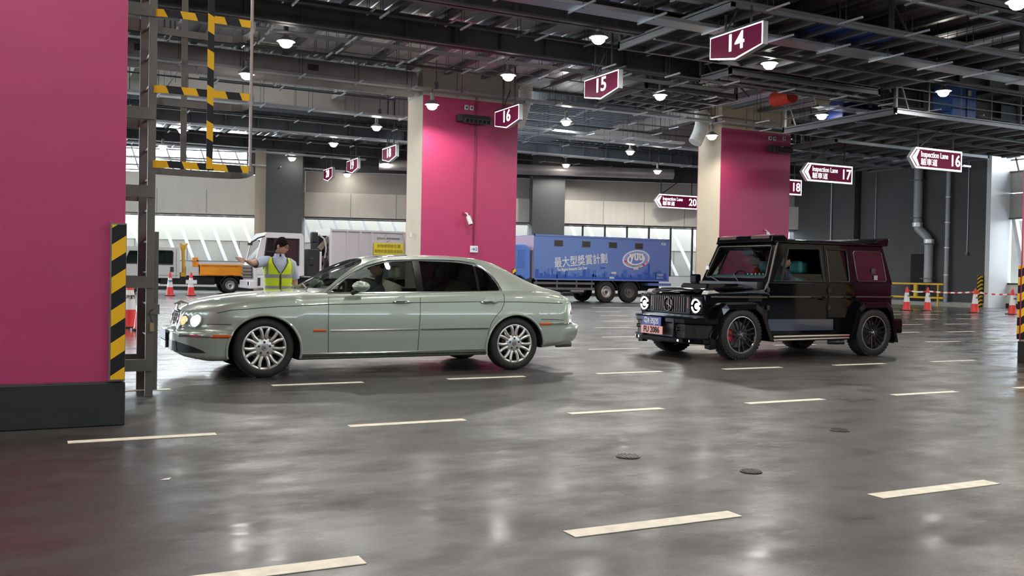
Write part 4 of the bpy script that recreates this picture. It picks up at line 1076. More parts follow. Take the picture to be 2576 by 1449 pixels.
def seated_person(loc, shirt_m, label, sc=1.0, cap=None, hairm=hair):
    root = empty('person', loc); tag(root, label, 'person')
    body = skinned('body', [((0, 0, .05), .13), ((.02, 0, .25), .15), ((.04, 0, .42), .15), ((.03, 0, .52), .07), ((.02, 0, .60), .055),
                            ((-.02, -.19, .43), .06), ((-.16, -.22, .22), .045), ((-.36, -.10, .28), .035), ((-.02, .19, .43), .06), ((-.16, .22, .22), .045), ((-.36, .12, .28), .035),
                            ((-.2, -.09, .02), .08), ((-.42, -.09, .0), .06), ((-.2, .09, .02), .08), ((-.42, .09, .0), .06)],
                   [(0, 1), (1, 2), (2, 3), (3, 4), (2, 5), (5, 6), (6, 7), (2, 8), (8, 9), (9, 10), (0, 11), (11, 12), (0, 13), (13, 14)], shirt_m, root)
    b = MB(); b.ell((0, 0, .72), (.095, .078, .115), 20, 14); b.ell((-.10, 0, .70), (.02, .014, .02)); b.ell((0, -.08, .71), (.02, .012, .03)); b.ell((0, .08, .71), (.02, .012, .03)); b.build('head', skin, root)
    b = MB(); b.ell((.015, 0, .755), (.10, .088, .095), 20, 12); b.build('hair', hairm, root)
    return root
def skinned(name, nodes, edges, m, parent, root_i=0, sub=2):
    me = bpy.data.meshes.new(name); me.from_pydata([n[0] for n in nodes], edges, []); o = bpy.data.objects.new(name, me); COL.objects.link(o)
    if parent is not None: o.parent = parent
    md = o.modifiers.new('skin', 'SKIN'); md.use_smooth_shade = True; md.branch_smoothing = .3
    if not me.skin_vertices: me.attributes  # skin layer is created with the modifier
    for i, n in enumerate(nodes):
        r = n[1] if isinstance(n[1], tuple) else (n[1], n[1])
        me.skin_vertices[0].data[i].radius = r; me.skin_vertices[0].data[i].use_root = (i == root_i)
    s = o.modifiers.new('sub', 'SUBSURF'); s.levels = sub; s.render_levels = sub
    apply_mods(o)
    o.data.materials.clear(); o.data.materials.append(m); smooth_all(o, 180)
    return o
dark_shirt = mat('dark_shirt', (.02, .02, .025), .8); red_cloth = mat('red_clothes', (.5, .02, .02), .7)
seated_person((2.293+1.47, 11.605-.38, .62-.06), dark_shirt, 'driver in dark clothes behind the front side window of the green saloon')
# ------------------------------------------------------------------ gloss black boxy off-roader
def build_offroader():
    root = empty('offroad_car', (9.42, 11.96, 0))
    tag(root, 'boxy gloss black off-road car with round lit headlamps and a pink number plate', 'car')
    bp, bk = black_paint, blackp
    WB = 2.745
    edge = mat('trim_grey', (.10, .085, .07), .35, metal=.6)
    mesh_m = mat('grille_mesh', (.012, .006, .006), .45)
    # lower tub and bonnet: profile in (u, z)
    prof = [(-.60, .40), (-.63, .60), (-.625, .955), (-.52, .985), (.40, 1.045), (.56, 1.075), (.60, 1.17), (3.24, 1.185), (3.27, .60), (3.20, .33), (-.40, .33)]
    b = MB(); b.prism(prof, 'y', -.80, .80)
    body = b.build('body', [bp, blackm], root, smooth=False)
    c = MB(); c.m = 1
    for wx in (0, WB):
        for s in (-1, 1): c.lathe([(0, s*.45), (.47, s*.45), (.47, s*1.2), (0, s*1.2)], 32, c=(wx, 0, .38), axis='y')
    c.box(.75, 3.15, -.74, .74, .55, 1.4)
    cu = c.build('cut', [bp, blackm], smooth=False); boolean_local(body, cu, root)
    bv = body.modifiers.new('b', 'BEVEL'); bv.width = .018; bv.segments = 3; bv.limit_method = 'ANGLE'; bv.angle_limit = radians(30); apply_mods(body); smooth_all(body, 25)
    def part(name, m, fn, **k):
        q = MB(); fn(q); return q.build(name, m, k.pop('parent', root), **k)
    # bonnet centre bulge with scoop, raised wing tops
    part('bonnet', bp, lambda q: q.grid(lambda i, j: (-.60+1.14*i, -.60+1.2*j, 1.02+.065*i+.035*(sin(pi*j)**.35)-(.03 if i < .05 else 0)), 14, 14), angle=30)
    part('bonnet_scoop', bp, lambda q: q.add([(-.20, -.36, 1.055), (-.20, .36, 1.055), (-.16, .33, 1.130), (-.16, -.33, 1.130), (.42, -.30, 1.135), (.42, .30, 1.135), (.42, -.34, 1.085), (.42, .34, 1.085)], [(0, 1, 2, 3), (3, 2, 5, 4), (0, 3, 4, 6), (1, 7, 5, 2)]), smooth=False)
    part('scoop_mouth', blackm, lambda q: q.box(-.203, -.195, -.30, .30, 1.068, 1.118), smooth=False)
    for s in (-1, 1):
        part('wing', bp, lambda q: q.prism([(-.60, .80), (-.60, .965), (-.50, .985), (.52, 1.01), (.62, 1.0), (.62, .80)], 'y', s*.62, s*.815), smooth=False, bevel=.02)
        part('indicator', mat('indicator_clear', (.5, .48, .45), .1, coat=1), lambda q: q.prism([(-.56, .97), (-.52, 1.025), (-.42, 1.035), (-.30, .99)], 'y', s*.64, s*.78), smooth=False, bevel=.008)
        part('bonnet_groove', bk, lambda q: q.box(-.50, .50, s*.605-.008, s*.605+.008, 1.0, 1.012), smooth=False)
        # side trim rail
        part('side_trim', edge, lambda q: (q.box(-.52, .56, s*.806, s*.832, .925, .952)), smooth=False, bevel=.004)
        part('side_trim', edge, lambda q: (q.box(.60, 1.79, s*.806, s*.832, .935, .962)), smooth=False, bevel=.004)
        part('side_trim', edge, lambda q: (q.box(1.84, 2.36, s*.806, s*.832, .940, .967)), smooth=False, bevel=.004)
        part('side_trim', edge, lambda q: (q.box(2.42, 3.26, s*.806, s*.832, .945, .972)), smooth=False, bevel=.004)
        for u in (.585, 1.815): part('door_gap', line_dk, lambda q: q.box(u-.004, u+.004, s*.8, s*.804, .42, 1.17), smooth=False)
        part('door_panel', bp, lambda q: q.box(.60, 1.80, s*.798, s*.806, .42, 1.16), smooth=False, bevel=.004)
        part('door_panel', bp, lambda q: q.box(1.83, 2.38, s*.798, s*.806, .62, 1.16), smooth=False, bevel=.004)
        part('door_moulding', bp, lambda q: q.box(.60, 1.80, s*.804, s*.818, .655, .675), smooth=False)
        part('sill_panel', mat('sill_reflective', (.05, .055, .08), .12, coat=1), lambda q: q.box(.60, 1.95, s*.80, s*.812, .42, .60), smooth=False, bevel=.004)
        for k in range(6): part('vent_slat', bk, lambda q: q.bar((.20+.0*k, s*.817, .965-.016*k), (.46, s*.817, .965-.016*k), .006, .007), smooth=False)
        part('door_handle', bp, lambda q: (q.box(1.45, 1.72, s*.835, s*.86, .925, .955), q.box(1.66, 1.74, s*.81, s*.86, .905, .965)), smooth=False, bevel=.006)
        part('door_handle', bp, lambda q: (q.box(2.14, 2.36, s*.835, s*.86, .93, .96), q.box(2.30, 2.38, s*.81, s*.86, .91, .97)), smooth=False, bevel=.006)
        for u in (.58, 1.84): part('door_hinge', bk, lambda q: (q.cbox((u, s*.822, 1.05), (.05, .03, .07)), q.cbox((u, s*.822, .78), (.05, .03, .07))), smooth=False, bevel=.006)
        # flares
        for wx, out, inn in ((0, [(-.60, .17), (-.60, .36), (-.40, .80), (-.32, .855), (.27, .865), (.38, .80), (.64, .27)], [(.53, .27), (.36, .66), (.24, .755), (-.25, .755), (-.37, .66), (-.50, .30), (-.50, .17)]),
                             (WB, [(-.52, .30), (-.36, .80), (-.26, .885), (.30, .885), (.40, .80), (.56, .22)], [(.46, .22), (.34, .70), (.25, .775), (-.22, .775), (-.32, .70), (-.42, .30)])):
            q = MB(); poly = [(wx+a, z) for a, z in out+inn]; no = len(out); ni = len(inn)
            y0, y1 = s*.80, s*.945
            pts0 = [(p[0], y0, p[1]) for p in poly]; sh = []
            for i, p in enumerate(poly): sh.append((p[0], y1 if i >= no else s*.925, p[1]-.0 if i >= no else p[1]-.012))
            N = len(poly); q.v = pts0+sh
            q.f = [(i, (i+1) % N, (i+1) % N+N, i+N) for i in range(N)]
            # strip of outer face quads between outer and inner chains
            oi = list(range(no)); ii = list(range(N-1, no-1, -1))
            k = max(len(oi), len(ii))
            def at(l, t): return l[min(len(l)-1, int(round(t*(len(l)-1))))]
            for a in range(k-1):
                f = [at(oi, a/(k-1))+N, at(oi, (a+1)/(k-1))+N, at(ii, (a+1)/(k-1))+N, at(ii, a/(k-1))+N]
                g = [];  [g.append(x) for x in f if x not in g]
                if len(g) > 2: q.f.append(tuple(g))
            q.mi = [0]*len(q.f)
            q.build('wheel_arch_flare', bp, root, smooth=False, bevel=.012, merge=False)
        part('running_board', chrome if s < 0 else bk, lambda q: (q.tube([(.62, s*.90, .335), (2.20, s*.90, .345)], .022, 8), q.tube([(.62, s*.90, .285), (2.20, s*.90, .300)], .018, 8)))
        part('running_board_tread', bk, lambda q: q.box(.60, 2.22, s*.74, s*.90, .27, .345), smooth=False, bevel=.02)
        part('exhaust_tip', bk, lambda q: (q.tube([(1.85, s*.80, .235), (2.0, s*.88, .235)], .04, 10), q.tube([(1.97, s*.80, .235), (2.12, s*.88, .235)], .04, 10)))
        part('mud_flap', bk, lambda q: q.box(WB+.46, WB+.48, s*.62, s*.90, .20, .50), smooth=False)
        # door mirror
        m_ = part('door_mirror', bp, lambda q: q.cbox((.60, s*1.0, 1.20), (.10, .20, .16)), smooth=False, bevel=.03)
        if s > 0: part('mirror_arm', bk, lambda q: q.bar((.62, s*.82, 1.14), (.62, s*.95, 1.16), .05, .03), parent=m_, smooth=False)
        else: bpy.data.objects.remove(m_)
    # cabin shell
    B = [(.575, -.80, 1.16), (3.27, -.80, 1.16), (3.27, .80, 1.16), (.575, .80, 1.16)]
    T_ = [(.835, -.69, 1.80), (3.13, -.69, 1.80), (3.13, .69, 1.80), (.835, .69, 1.80)]
    q = MB(); q.v = [Vector(p) for p in B+T_]; q.f = [(0, 4, 5, 1), (1, 5, 6, 2), (2, 6, 7, 3), (3, 7, 4, 0), (4, 7, 6, 5)]; q.mi = [0]*5
    shell = q.build('cabin_shell', [bp, interior], root, smooth=False)
    sd = shell.modifiers.new('s', 'SOLIDIFY'); sd.thickness = .045; sd.offset = -1; apply_mods(shell)
    def wy(z): return .80 - .11*(z-1.16)/.64
    def wf(z): return .575 + .26*(z-1.16)/.64
    def wr_(z): return 3.27 - .14*(z-1.16)/.64
    front_w = [(.70, 1.19), (1.04, 1.70), (1.73, 1.71), (1.75, 1.19)]
    rear_w = [(1.86, 1.19), (1.86, 1.71), (2.27, 1.71), (2.30, 1.67), (2.30, 1.22), (2.27, 1.19)]
    q3 = [(2.47, 1.24), (2.44, 1.66), (2.47, 1.70), (3.05, 1.70), (3.08, 1.67), (3.13, 1.24), (3.10, 1.21), (2.50, 1.21)]
    c = MB(); c.m = 1
    for w_ in (front_w, rear_w): c.prism(w_, 'y', -1.2, 1.2)
    c.prism([(-.70, 1.235), (-.72, 1.265), (-.64, 1.72), (-.61, 1.745), (.61, 1.745), (.64, 1.72), (.72, 1.265), (.70, 1.235)], 'x', .3, 1.1)
    cu = c.build('cut', [bp, interior], smooth=False); boolean_local(shell, cu, root)
    def pane(poly, s, m, name='side_window', off=-.012):
        q = MB(); q.add([(u, s*(wy(z)+off), z) for u, z in poly], [tuple(range(len(poly)))]); return q.build(name, m, root, smooth=False)
    gg = glass('offroader_glass', (.42, .52, .50)); gd = mat('privacy_glass_black', (.012, .003, .008), .08, coat=1)
    for s in (-1, 1):
        if s > 0: pane(front_w, s, gg)
        pane([(.70, 1.19), (.92, 1.52), (1.0, 1.64), (1.02, 1.19)], s, gg)         # quarter light
        if s < 0: pane([(1.05, 1.19), (1.05, 1.31), (1.74, 1.31), (1.74, 1.19)], s, gg)   # window wound most of the way down
        part('window_divider', bk, lambda q: q.bar((.86, s*(wy(1.19)+.0), 1.19), (1.06, s*(wy(1.7)), 1.70), .03, .03), smooth=False)
        pane(rear_w, s, glass('rear_privacy', (.06, .05, .06)))
        pane(q3, s, gd, 'side_window', .004)
        q = MB(); q.tube([(u, s*(wy(z)+.006), z) for u, z in q3], .009, 6, closed=True); q.build('window_seal', edge, root)
        for w_ in (front_w, rear_w):
            q = MB(); q.tube([(u, s*(wy(z)+.002), z) for u, z in w_], .012, 6, closed=True); q.build('window_seal', bk, root)
        # gutter and pillars
        part('roof_gutter', bp, lambda q: q.bar((.80, s*.705, 1.80), (3.16, s*.705, 1.805), .03, .03), smooth=False, bevel=.008)
        part('a_pillar_trim', edge, lambda q: q.tube([(.53, s*.795, 1.05), (.60, s*.80, 1.18), (.85, s*.705, 1.80)], .016, 6))
        part('door_gap', line_dk, lambda q: q.bar((1.815, s*.802, 1.16), (1.815, s*.70, 1.79), .008, .006), smooth=False)
        part('door_gap', line_dk, lambda q: q.bar((2.395, s*.802, 1.0), (2.395, s*.70, 1.79), .008, .006), smooth=False)
    q = MB(); wsp = [(-.70, 1.235), (-.72, 1.265), (-.64, 1.72), (-.61, 1.745), (.61, 1.745), (.64, 1.72), (.72, 1.265), (.70, 1.235)]
    q.add([(wf(z)+.008, y, z) for y, z in wsp], [tuple(range(8))]); q.build('windscreen', glass('windscreen_black_car', (.50, .60, .60)), root, smooth=False)
    q = MB(); q.tube([(wf(z)-.008, y, z) for y, z in wsp], .011, 6, closed=True); q.build('windscreen_seal', edge, root)
    # roof with lip light bar and rear wing
    part('roof', bp, lambda q: q.grid(lambda i, j: (.79+2.38*i, -.70+1.4*j, 1.80+.075*(1-abs(2*j-1)**4)*(1-abs(2*i-1)**10)+.004), 16, 14), angle=40)
    part('light_bar', bp, lambda q: q.prism([(.76, 1.80), (.78, 1.90), (1.02, 1.915), (1.10, 1.86), (1.10, 1.80)], 'y', -.66, .66), smooth=False, bevel=.012)
    for s in (-1, 1):
        part('marker_lamp', mat('marker_strip', (.07, .02, .012), .3, coat=.6), lambda q: q.prism([(.765, 1.855), (.775, 1.905), (.92, 1.925), (.92, 1.87)], 'y', s*.18, s*.60), smooth=False, bevel=.006)
    part('rear_wing', bp, lambda q: (q.prism([(2.92, 1.83), (3.0, 1.90), (3.24, 1.935), (3.29, 1.915), (3.26, 1.80), (3.16, 1.79)], 'y', -.70, .70)), smooth=False, bevel=.02)
    # front face
    part('grille_surround', bp, lambda q: (q.box(-.665, -.61, -.52, .52, .66, .95)), smooth=False, bevel=.012)
    part('grille', blackm, lambda q: q.box(-.670, -.655, -.41, .41, .69, .93), smooth=False)
    for k in range(15):
        y = -.385+.055*k
        part('grille_bar', mat('dark_chrome', (.10, .08, .075), .25, metal=.9) if k == 0 else MATS['dark_chrome'], lambda q: q.box(-.682, -.668, y-.008, y+.008, .70, .925), smooth=False)
    q = MB(); star(q, .105, frame((-.695, 0, .805), (0, -1, 0), None), .012, ring=True); q.build('grille_emblem', MATS['dark_chrome'], root)
    lit = mat('headlamp_white', (1, 1, 1), .2, emit=(1, 1, 1), es=5)
    for s in (-1, 1):
        y = s*.665
        part('headlamp_housing', bp, lambda q: q.box(-.655, -.60, s*.53, s*.80, .66, .955), smooth=False, bevel=.02)
        h = part('headlamp', mat('lamp_bowl', (.10, .10, .11), .15, metal=.7), lambda q: q.lathe([(.0, -.655), (.11, -.655), (.118, -.668), (.128, -.665), (.13, -.64)], 30, c=(0, y, .80), axis='x'))
        # split daytime running ring
        q = MB()
        q.tube([(-.672, y+.092*cos(a), .80+.092*sin(a)) for a in [radians(12+ i*156/16) for i in range(17)]], .012, 6)
        q.tube([(-.672, y+.092*cos(a), .80+.092*sin(a)) for a in [radians(192+i*156/16) for i in range(17)]], .012, 6)
        q.build('daytime_ring', lit, h)
        q = MB(); q.lathe([(0, -.675), (.042, -.67), (.048, -.655)], 18, c=(0, y+s*.01, .795), axis='x'); q.build('projector', lit, h)
        part('headlamp_bar', mat('red_accent', (.30, .008, .01), .3, coat=.6), lambda q: q.box(-.668, -.66, s*.455, s*.475, .76, .92), smooth=False)
        q = MB(); q.tube([(-.60, s*.86, .44), (-.72, s*.74, .44)], .01, 4)
        sp = bpy.data.lights.new('headlamp_beam', 'SPOT'); sp.energy = 40; sp.spot_size = radians(100); sp.shadow_soft_size = .04
        so = bpy.data.objects.new('headlamp_beam', sp); COL.objects.link(so); so.parent = root; so.location = (-.72, y, .80); so.rotation_euler = (radians(80), 0, radians(90))
    # bumper
    q = MB()
    pl = [(-.66, -.93), (-.84, -.62), (-.87, -.40), (-.87, .40), (-.84, .62), (-.66, .93), (-.46, .94), (-.46, -.94)]
    q.prism(pl, 'z', .52, .625); q.build('bumper_top', bp, root, smooth=False, bevel=.025, seg=3)
    q = MB(); q.prism([(a+.03, b_*.96) for a, b_ in pl], 'z', .32, .525); q.build('bumper_core', mesh_m, root, smooth=False)
    q = MB(); q.prism([(a-.02, b_*.98) for a, b_ in pl], 'z', .235, .325); q.build('bumper_lip', bp, root, smooth=False, bevel=.022, seg=3)
    for s in (-1, 1):
        part('bumper_post', bp, lambda q: q.box(-.875, -.80, s*.36, s*.42, .28, .60), smooth=False, bevel=.015)
        part('intake_slat', mesh_m, lambda q: [q.bar((-.862, s*.44, .345+.03*k), (-.735, s*.74, .345+.03*k), .008, .008) for k in range(6)], smooth=False)
        part('daylight_strip', lit, lambda q: q.bar((-.875, s*.50, .278), (-.80, s*.70, .278), .012, .028), smooth=False)
        part('tow_hook', bp, lambda q: q.tube([(-.85, s*.52, .47), (-.90, s*.52, .47), (-.90, s*.52, .43), (-.85, s*.52, .43)], .012, 6))
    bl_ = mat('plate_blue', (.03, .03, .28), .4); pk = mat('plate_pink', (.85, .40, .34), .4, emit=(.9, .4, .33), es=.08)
    q = MB(); q.cbox((-.905, .12, .535), (.014, .50, .135)); p1 = q.build('number_plate', bl_, root, smooth=False, bevel=.004); p1['label'] = 'blue plate'
    q = MB(); q.text('粤R·35J35', .115, frame((-.914, .12, .535), (0, -1, 0), None), .002, bold=.002, sx=.82); q.build('plate_lettering', white, p1, smooth=False)
    q = MB(); q.cbox((-.915, .10, .405), (.014, .56, .125)); p2 = q.build('number_plate', pk, root, smooth=False, bevel=.004); p2['label'] = 'pink plate'
    q = MB(); q.text('FU 2086', .128, frame((-.924, .10, .403), (0, -1, 0), None), .002, bold=.0025, sx=.95); q.build('plate_lettering', blackm, p2, smooth=False)
    # rear
    part('rear_bumper', bp, lambda q: (q.box(3.20, 3.43, -.90, .90, .36, .60)), smooth=False, bevel=.03)
    for s in (-1, 1): part('tail_lamp', redlens, lambda q: q.box(3.26, 3.33, s*.64, s*.80, .44, .56), smooth=False)
    part('spare_wheel_cover', bp, lambda q: q.lathe([(0, 3.46), (.30, 3.45), (.36, 3.40), (.37, 3.27)], 36, c=(0, .05, .98), axis='x'))
    part('underbody', blackm, lambda q: (q.box(-.45, 3.15, -.42, .42, .24, .50), q.tube([(0, -.7, .37), (0, .7, .37)], .05, 8), q.tube([(WB, -.7, .37), (WB, .7, .37)], .06, 8), q.ell((WB, 0, .36), (.16, .18, .14))), smooth=False)
    # notices on the rear side glass
    part('notice_label', mat('label_grey', (.35, .36, .36), .4), lambda q: q.box(2.84, 2.92, -.803, -.797, 1.235, 1.31), smooth=False)
    part('fuel_hook', mat('label_dark', (.06, .06, .05), .4), lambda q: q.box(2.80, 2.89, -.782, -.775, 1.34, 1.42), smooth=False)
    part('screen_sticker', white, lambda q: q.box(.56, .565, .60, .68, 1.36, 1.42), smooth=False)
    part('wiper', bk, lambda q: (q.tube([(.56, -.18, 1.14), (.60, .02, 1.30)], .010, 5), q.tube([(.55, .3, 1.16), (.60, .60, 1.25)], .010, 5)))
    part('cowl', bk, lambda q: q.box(.46, .60, -.70, .70, 1.06, 1.17), smooth=False)
    for wx in (0, WB):
        for s in (-1, 1):
            w_ = wheel(root, wx, s*.80, .378, .388, .272, .27, s, rim_g, tread=44)
            w_.rotation_euler = (0, 0, 0)
    teal = mat('teal_leather', (.02, .16, .17), .55)
    def seat(x, y):
        b = MB(); b.tube([(x+.05, y, .80), (x+.15, y, 1.0), (x+.22, y, 1.22)], [.19, .19, .16], 14); b.ell((x-.18, y, .78), (.26, .24, .10)); st = b.build('seat', teal, root)
        b = MB(); b.cbox((x+.25, y, 1.42), (.11, .25, .20)); b.build('headrest', teal, st, bevel=.05, seg=4, smooth=True, angle=80)
    for x in (1.32, 2.15):
        for y in (-.36, .36): seat(x, y)
    part('dashboard', teal, lambda q: q.box(.68, .92, -.70, .70, .95, 1.275), smooth=False, bevel=.03)
    part('steering_wheel', bk, lambda q: q.tube([(1.0+.05*sin(2*pi*i/24), .36+.18*cos(2*pi*i/24), 1.18+.17*sin(2*pi*i/24)) for i in range(24)], .014, 6, closed=True))
    part('rear_view_mirror', bk, lambda q: q.box(.88, .92, -.12, .14, 1.60, 1.68), smooth=False, bevel=.01)
    part('dash_ornaments', chrome, lambda q: [q.ell((.74, -.62+.09*k, 1.29), (.02, .02, .03), 8, 6) for k in range(6)])
    return root
offroader = build_offroader()
seated_person((9.42+1.34, 11.96+.36, .83), red_cloth, 'driver in red at the wheel of the black off-roader')
seated_person((9.42+1.34, 11.96-.36, .80), mat('navy_shirt', (.02, .03, .07), .8), 'front passenger in dark blue seen through the open window of the black off-roader')
# ================================================================== LADDER, CONES, FIXTURES
def caged_ladder():
    o = empty('caged_ladder', (.95, 9.47, 0)); tag(o, 'tall grey caged ladder with black and yellow striped hoops beside the left magenta pillar', 'ladder')
    H = HALL_Z-.1
    def p(n, m, fn, par=None, **k): q = MB(); fn(q); k.setdefault('smooth', False); return q.build(n, m, par or o, **k)
    p('stringer', gantry, lambda q: (q.box(-.035, .035, -.02, .02, 0, H)), bevel=.003)
    p('stringer', gantry, lambda q: (q.box(-.06, .06, .56, .60, 0, H)), bevel=.003)
    k = .27
    while k < H: 
        p('rung', gantry, lambda q: q.tube([(0, 0, k), (0, .58, k)], .013, 6), smooth=True); k += .30
    for z in (.30, 1.08, 1.93, 2.66, 3.62, 4.6, 5.6, 6.6): 
        p('wall_bracket', gantry, lambda q: q.box(-.34, .03, -.035, .02, z-.055, z+.055)); p('wall_bracket', gantry, lambda q: q.box(-.34, .03, .58, .62, z-.055, z+.055))
    # anti-climb cover plate and its padlock
    p('anti_climb_plate', gantry, lambda q: (q.box(.045, .085, .10, .60, .05, 1.56)))
    p('plate_hinge', gantry, lambda q: (q.box(-.03, .085, -.03, .02, .78, .87)))
    pl = p('padlock', mat('brass', (.45, .33, .16), .35, metal=.8), lambda q: q.box(.0, .035, -.06, -.035, .62, .70))
    p('padlock_cord', blackp, lambda q: q.tube([(.03, -.05, .83), (-.01, -.06, .80), (.02, -.05, .70)], .006, 5), par=pl, smooth=True)
    # cage hoops: flat strips bent out from the stringers
    for z in (2.19, 2.89, 3.60, 4.4, 5.2, 6.0, 6.8, 7.6):
        near = [(.0, -.0), (.03, -.05), (.12, -.075), (.55, -.075), (.88, -.075)]
        far = [(.88, -.075), (.93, -.04), (.96, .10), (.96, .42), (.93, .55), (.84, .64), (.70, .66), (.35, .66), (.0, .62)]
        def strip(q, pts, h=.035, t=.006):
            for (a, b_), (c, d) in zip(pts, pts[1:]): q.bar((a, b_, z), (c, d, z), t, h*2, up=(0, 0, 1))
        p('cage_hoop_front', hazard_hoop, lambda q: strip(q, near)); p('cage_hoop', gantry, lambda q: strip(q, far))
    p('cage_bar', hazard_bar, lambda q: q.box(.48, .54, -.088, -.080, 2.17, H))
    p('cage_bar', gantry, lambda q: q.box(.34, .40, .665, .675, 2.17, H))
    p('cage_bar', mat('cage_bar_pinkish', (.30, .22, .19), .4, metal=.4), lambda q: q.box(.885, .905, -.075, -.04, 2.17, H))
    p('cage_bar', gantry, lambda q: q.box(.955, .965, .20, .26, 2.17, H))
caged_ladder()
for q_ in list(bpy.data.objects):
    if q_.name == 'caged_ladder': lad = copy_tree(q_); lad.location = (29.58, 33.0, 0); tag(lad, 'distant caged ladder seen just right of the right magenta pillar', 'ladder')
cone_red = mat('cone_red', (.70, .025, .02), .45); cone_white = mat('cone_white', (.72, .70, .68), .35)
def cone(x, y, label, h=.98, panel=False, bent=False, first={}):
    if 'o' not in first:
        o = empty('traffic_cone', (0, 0, 0))
        b = MB(); b.prism([(-.20, -.16), (-.16, -.20), (.16, -.20), (.20, -.16), (.20, .16), (.16, .20), (-.16, .20), (-.20, .16)], 'z', 0, .035); b.build('cone_base', blackp, o, smooth=False, bevel=.01)
        b = MB(); b.lathe([(.165, .035), (.15, .07), (.125, .30), (.118, .36)], 28); b.build('cone_body', cone_red, o)
        b = MB(); b.lathe([(.119, .36), (.075, .74)], 28); w = b.build('reflective_sleeve', cone_white, o)
        b = MB(); b.text('海關', .085, frame((0, -.107, .60), (1, 0, 0), None), .002, bold=.002); b.build('sleeve_lettering', blackp, w, smooth=False)
        b = MB(); b.lathe([(.076, .74), (.05, .90), (.028, .97), (.0, .975)], 28); b.build('cone_tip', cone_red, o)
        first['o'] = o
    else: o = copy_tree(first['o'])
    o.location = (x, y, 0); o.scale = (h/.975,)*3; tag(o, label, 'traffic cone', 'red and white traffic cones')
    if panel:
        MB().box(-.22, .22, -.11, -.10, .50, .66).build('cone_board', white, o, smooth=False)
    return o
cone(5.16, 43.3, 'red and white traffic cone left of the orange tipper bed, the one without a board', 1.03)
cone(6.06, 43.5, 'red and white traffic cone with a small white board in front of the tipper truck', 1.03, panel=True)
cone(1.66, 20.3, 'large red and white cone between the pillar and ladder, partly behind the other one', 1.0)
cone(1.83, 19.5, 'large red and white cone seen between the pillar and ladder, nearest the ladder post', 1.0)
cone(32.7, 28.0, 'traffic cone half hidden behind the rear of the black off-roader', 1.0)
cone(33.61, 27.7, 'traffic cone standing in front of the yellow pipe railing', 1.0)
cone(34.11, 25.83, 'traffic cone in front of the end of the dark wall', 1.0)
cone(34.45, 24.42, 'rightmost traffic cone, in front of the low pale wall', 1.0)
# barrier tape strung from cone to cone
tape = stripes('barrier_tape', (.60, .03, .03), (.8, .8, .78), .5, 0, axes=(1, 0)); 
def rw(name):
    m = bpy.data.materials.new(name); m.use_nodes = True; nt = m.node_tree; b = nt.nodes['Principled BSDF']
    tc = nt.nodes.new('ShaderNodeTexCoord'); w = nt.nodes.new('ShaderNodeTexWave'); w.bands_direction = 'Y'; w.wave_profile = 'SIN'; w.inputs['Scale'].default_value = 1.1
    r = nt.nodes.new('ShaderNodeValToRGB'); r.color_ramp.interpolation = 'CONSTANT'; r.color_ramp.elements[0].color = (.60, .03, .03, 1); r.color_ramp.elements[1].position = .42; r.color_ramp.elements[1].color = (.8, .8, .78, 1)
    nt.links.new(tc.outputs['Object'], w.inputs[0]); nt.links.new(w.outputs[0], r.inputs[0]); nt.links.new(r.outputs[0], b.inputs['Base Color']); return m
tp = rw('red_white_tape')
b = MB()
P = [Vector(p) for p in ((32.7, 28.0, .86), (33.61, 27.7, .83), (34.11, 25.83, .85), (34.45, 24.42, .80), (34.9, 22.5, .83))]
for a, c in zip(P, P[1:]):
    pts = [a.lerp(c, i/6) - Vector((0, 0, .05*sin(pi*i/6))) for i in range(7)]
    for u, v in zip(pts, pts[1:]): b.bar(u, v, .006, .06)
tag(b.build('barrier_tape', tp, smooth=False), 'red and white barrier tape strung between the cones on the right', 'barrier tape')
# ---- right wall fixtures
vp = mat('vent_pipe_grey', (.44, .44, .45), .45, metal=.2, noise=.15, nscale=3)
b = MB(); b.tube([(41.72, 35.15, 8.2), (41.72, 35.15, 4.30), (41.72, 35.10, 4.05), (41.72, 34.50, 3.55), (41.72, 34.40, 3.30), (41.72, 34.40, 1.2)], .22, 16)
o = b.build('riser_pipe', vp); tag(o, 'thick grey pipe with a double bend on the dark right wall', 'pipe')
b = MB(); b.tube([(41.72, 34.40, 1.3), (41.72, 34.40, .02)], .12, 12); b.build('pipe_foot', blackp, o)
for z in (6.6, 4.6, 3.2, 1.4): MB().box(41.5, 41.98, 34.05 if z < 4 else 34.8, 34.75 if z < 4 else 35.5, z-.03, z+.03).build('pipe_clamp', steelgrey, o, smooth=False)
for z in (4.25, 3.35): MB().lathe([(.24, -.12), (.26, -.1), (.26, .1), (.24, .12)], 16, c=(41.72, 35.15 if z > 4 else 34.40, z)).build('pipe_collar', gal, o)
b = MB(); b.tube([(41.78, 33.35, 8.2), (41.78, 33.35, .02)], .11, 12); o = b.build('riser_pipe', vp); tag(o, 'slimmer straight grey pipe right of the bent one on the dark wall', 'pipe')
for z in (7, 5.6, 4.3, 3.0, 1.6): MB().lathe([(.12, -.03), (.135, -.02), (.135, .02), (.12, .03)], 14, c=(41.78, 33.35, z)).build('pipe_collar', gal, o)
b = MB(); b.tube([(41.55, 41.1, 8.2), (41.55, 41.1, .02)], .05, 10); o = b.build('riser_pipe', vp); tag(o, 'thin pale pipe on the dark wall recess right of the right pillar', 'pipe')
for y, z0, z1, lab in ((38.2, 2.85, 8.2, 'thin conduit ending in a small socket box, left part of the dark wall'), (32.6-.3, 2.75, 8.2, 'thin conduit ending in a socket box right of the two pipes')):
    b = MB(); b.tube([(41.95, y, z0), (41.95, y, z1)], .018, 6); o = b.build('wall_conduit', tray); tag(o, lab, 'conduit'); MB().box(41.88, 41.98, y-.07, y+.07, z0-.14, z0).build('socket_box', steelgrey, o, smooth=False)
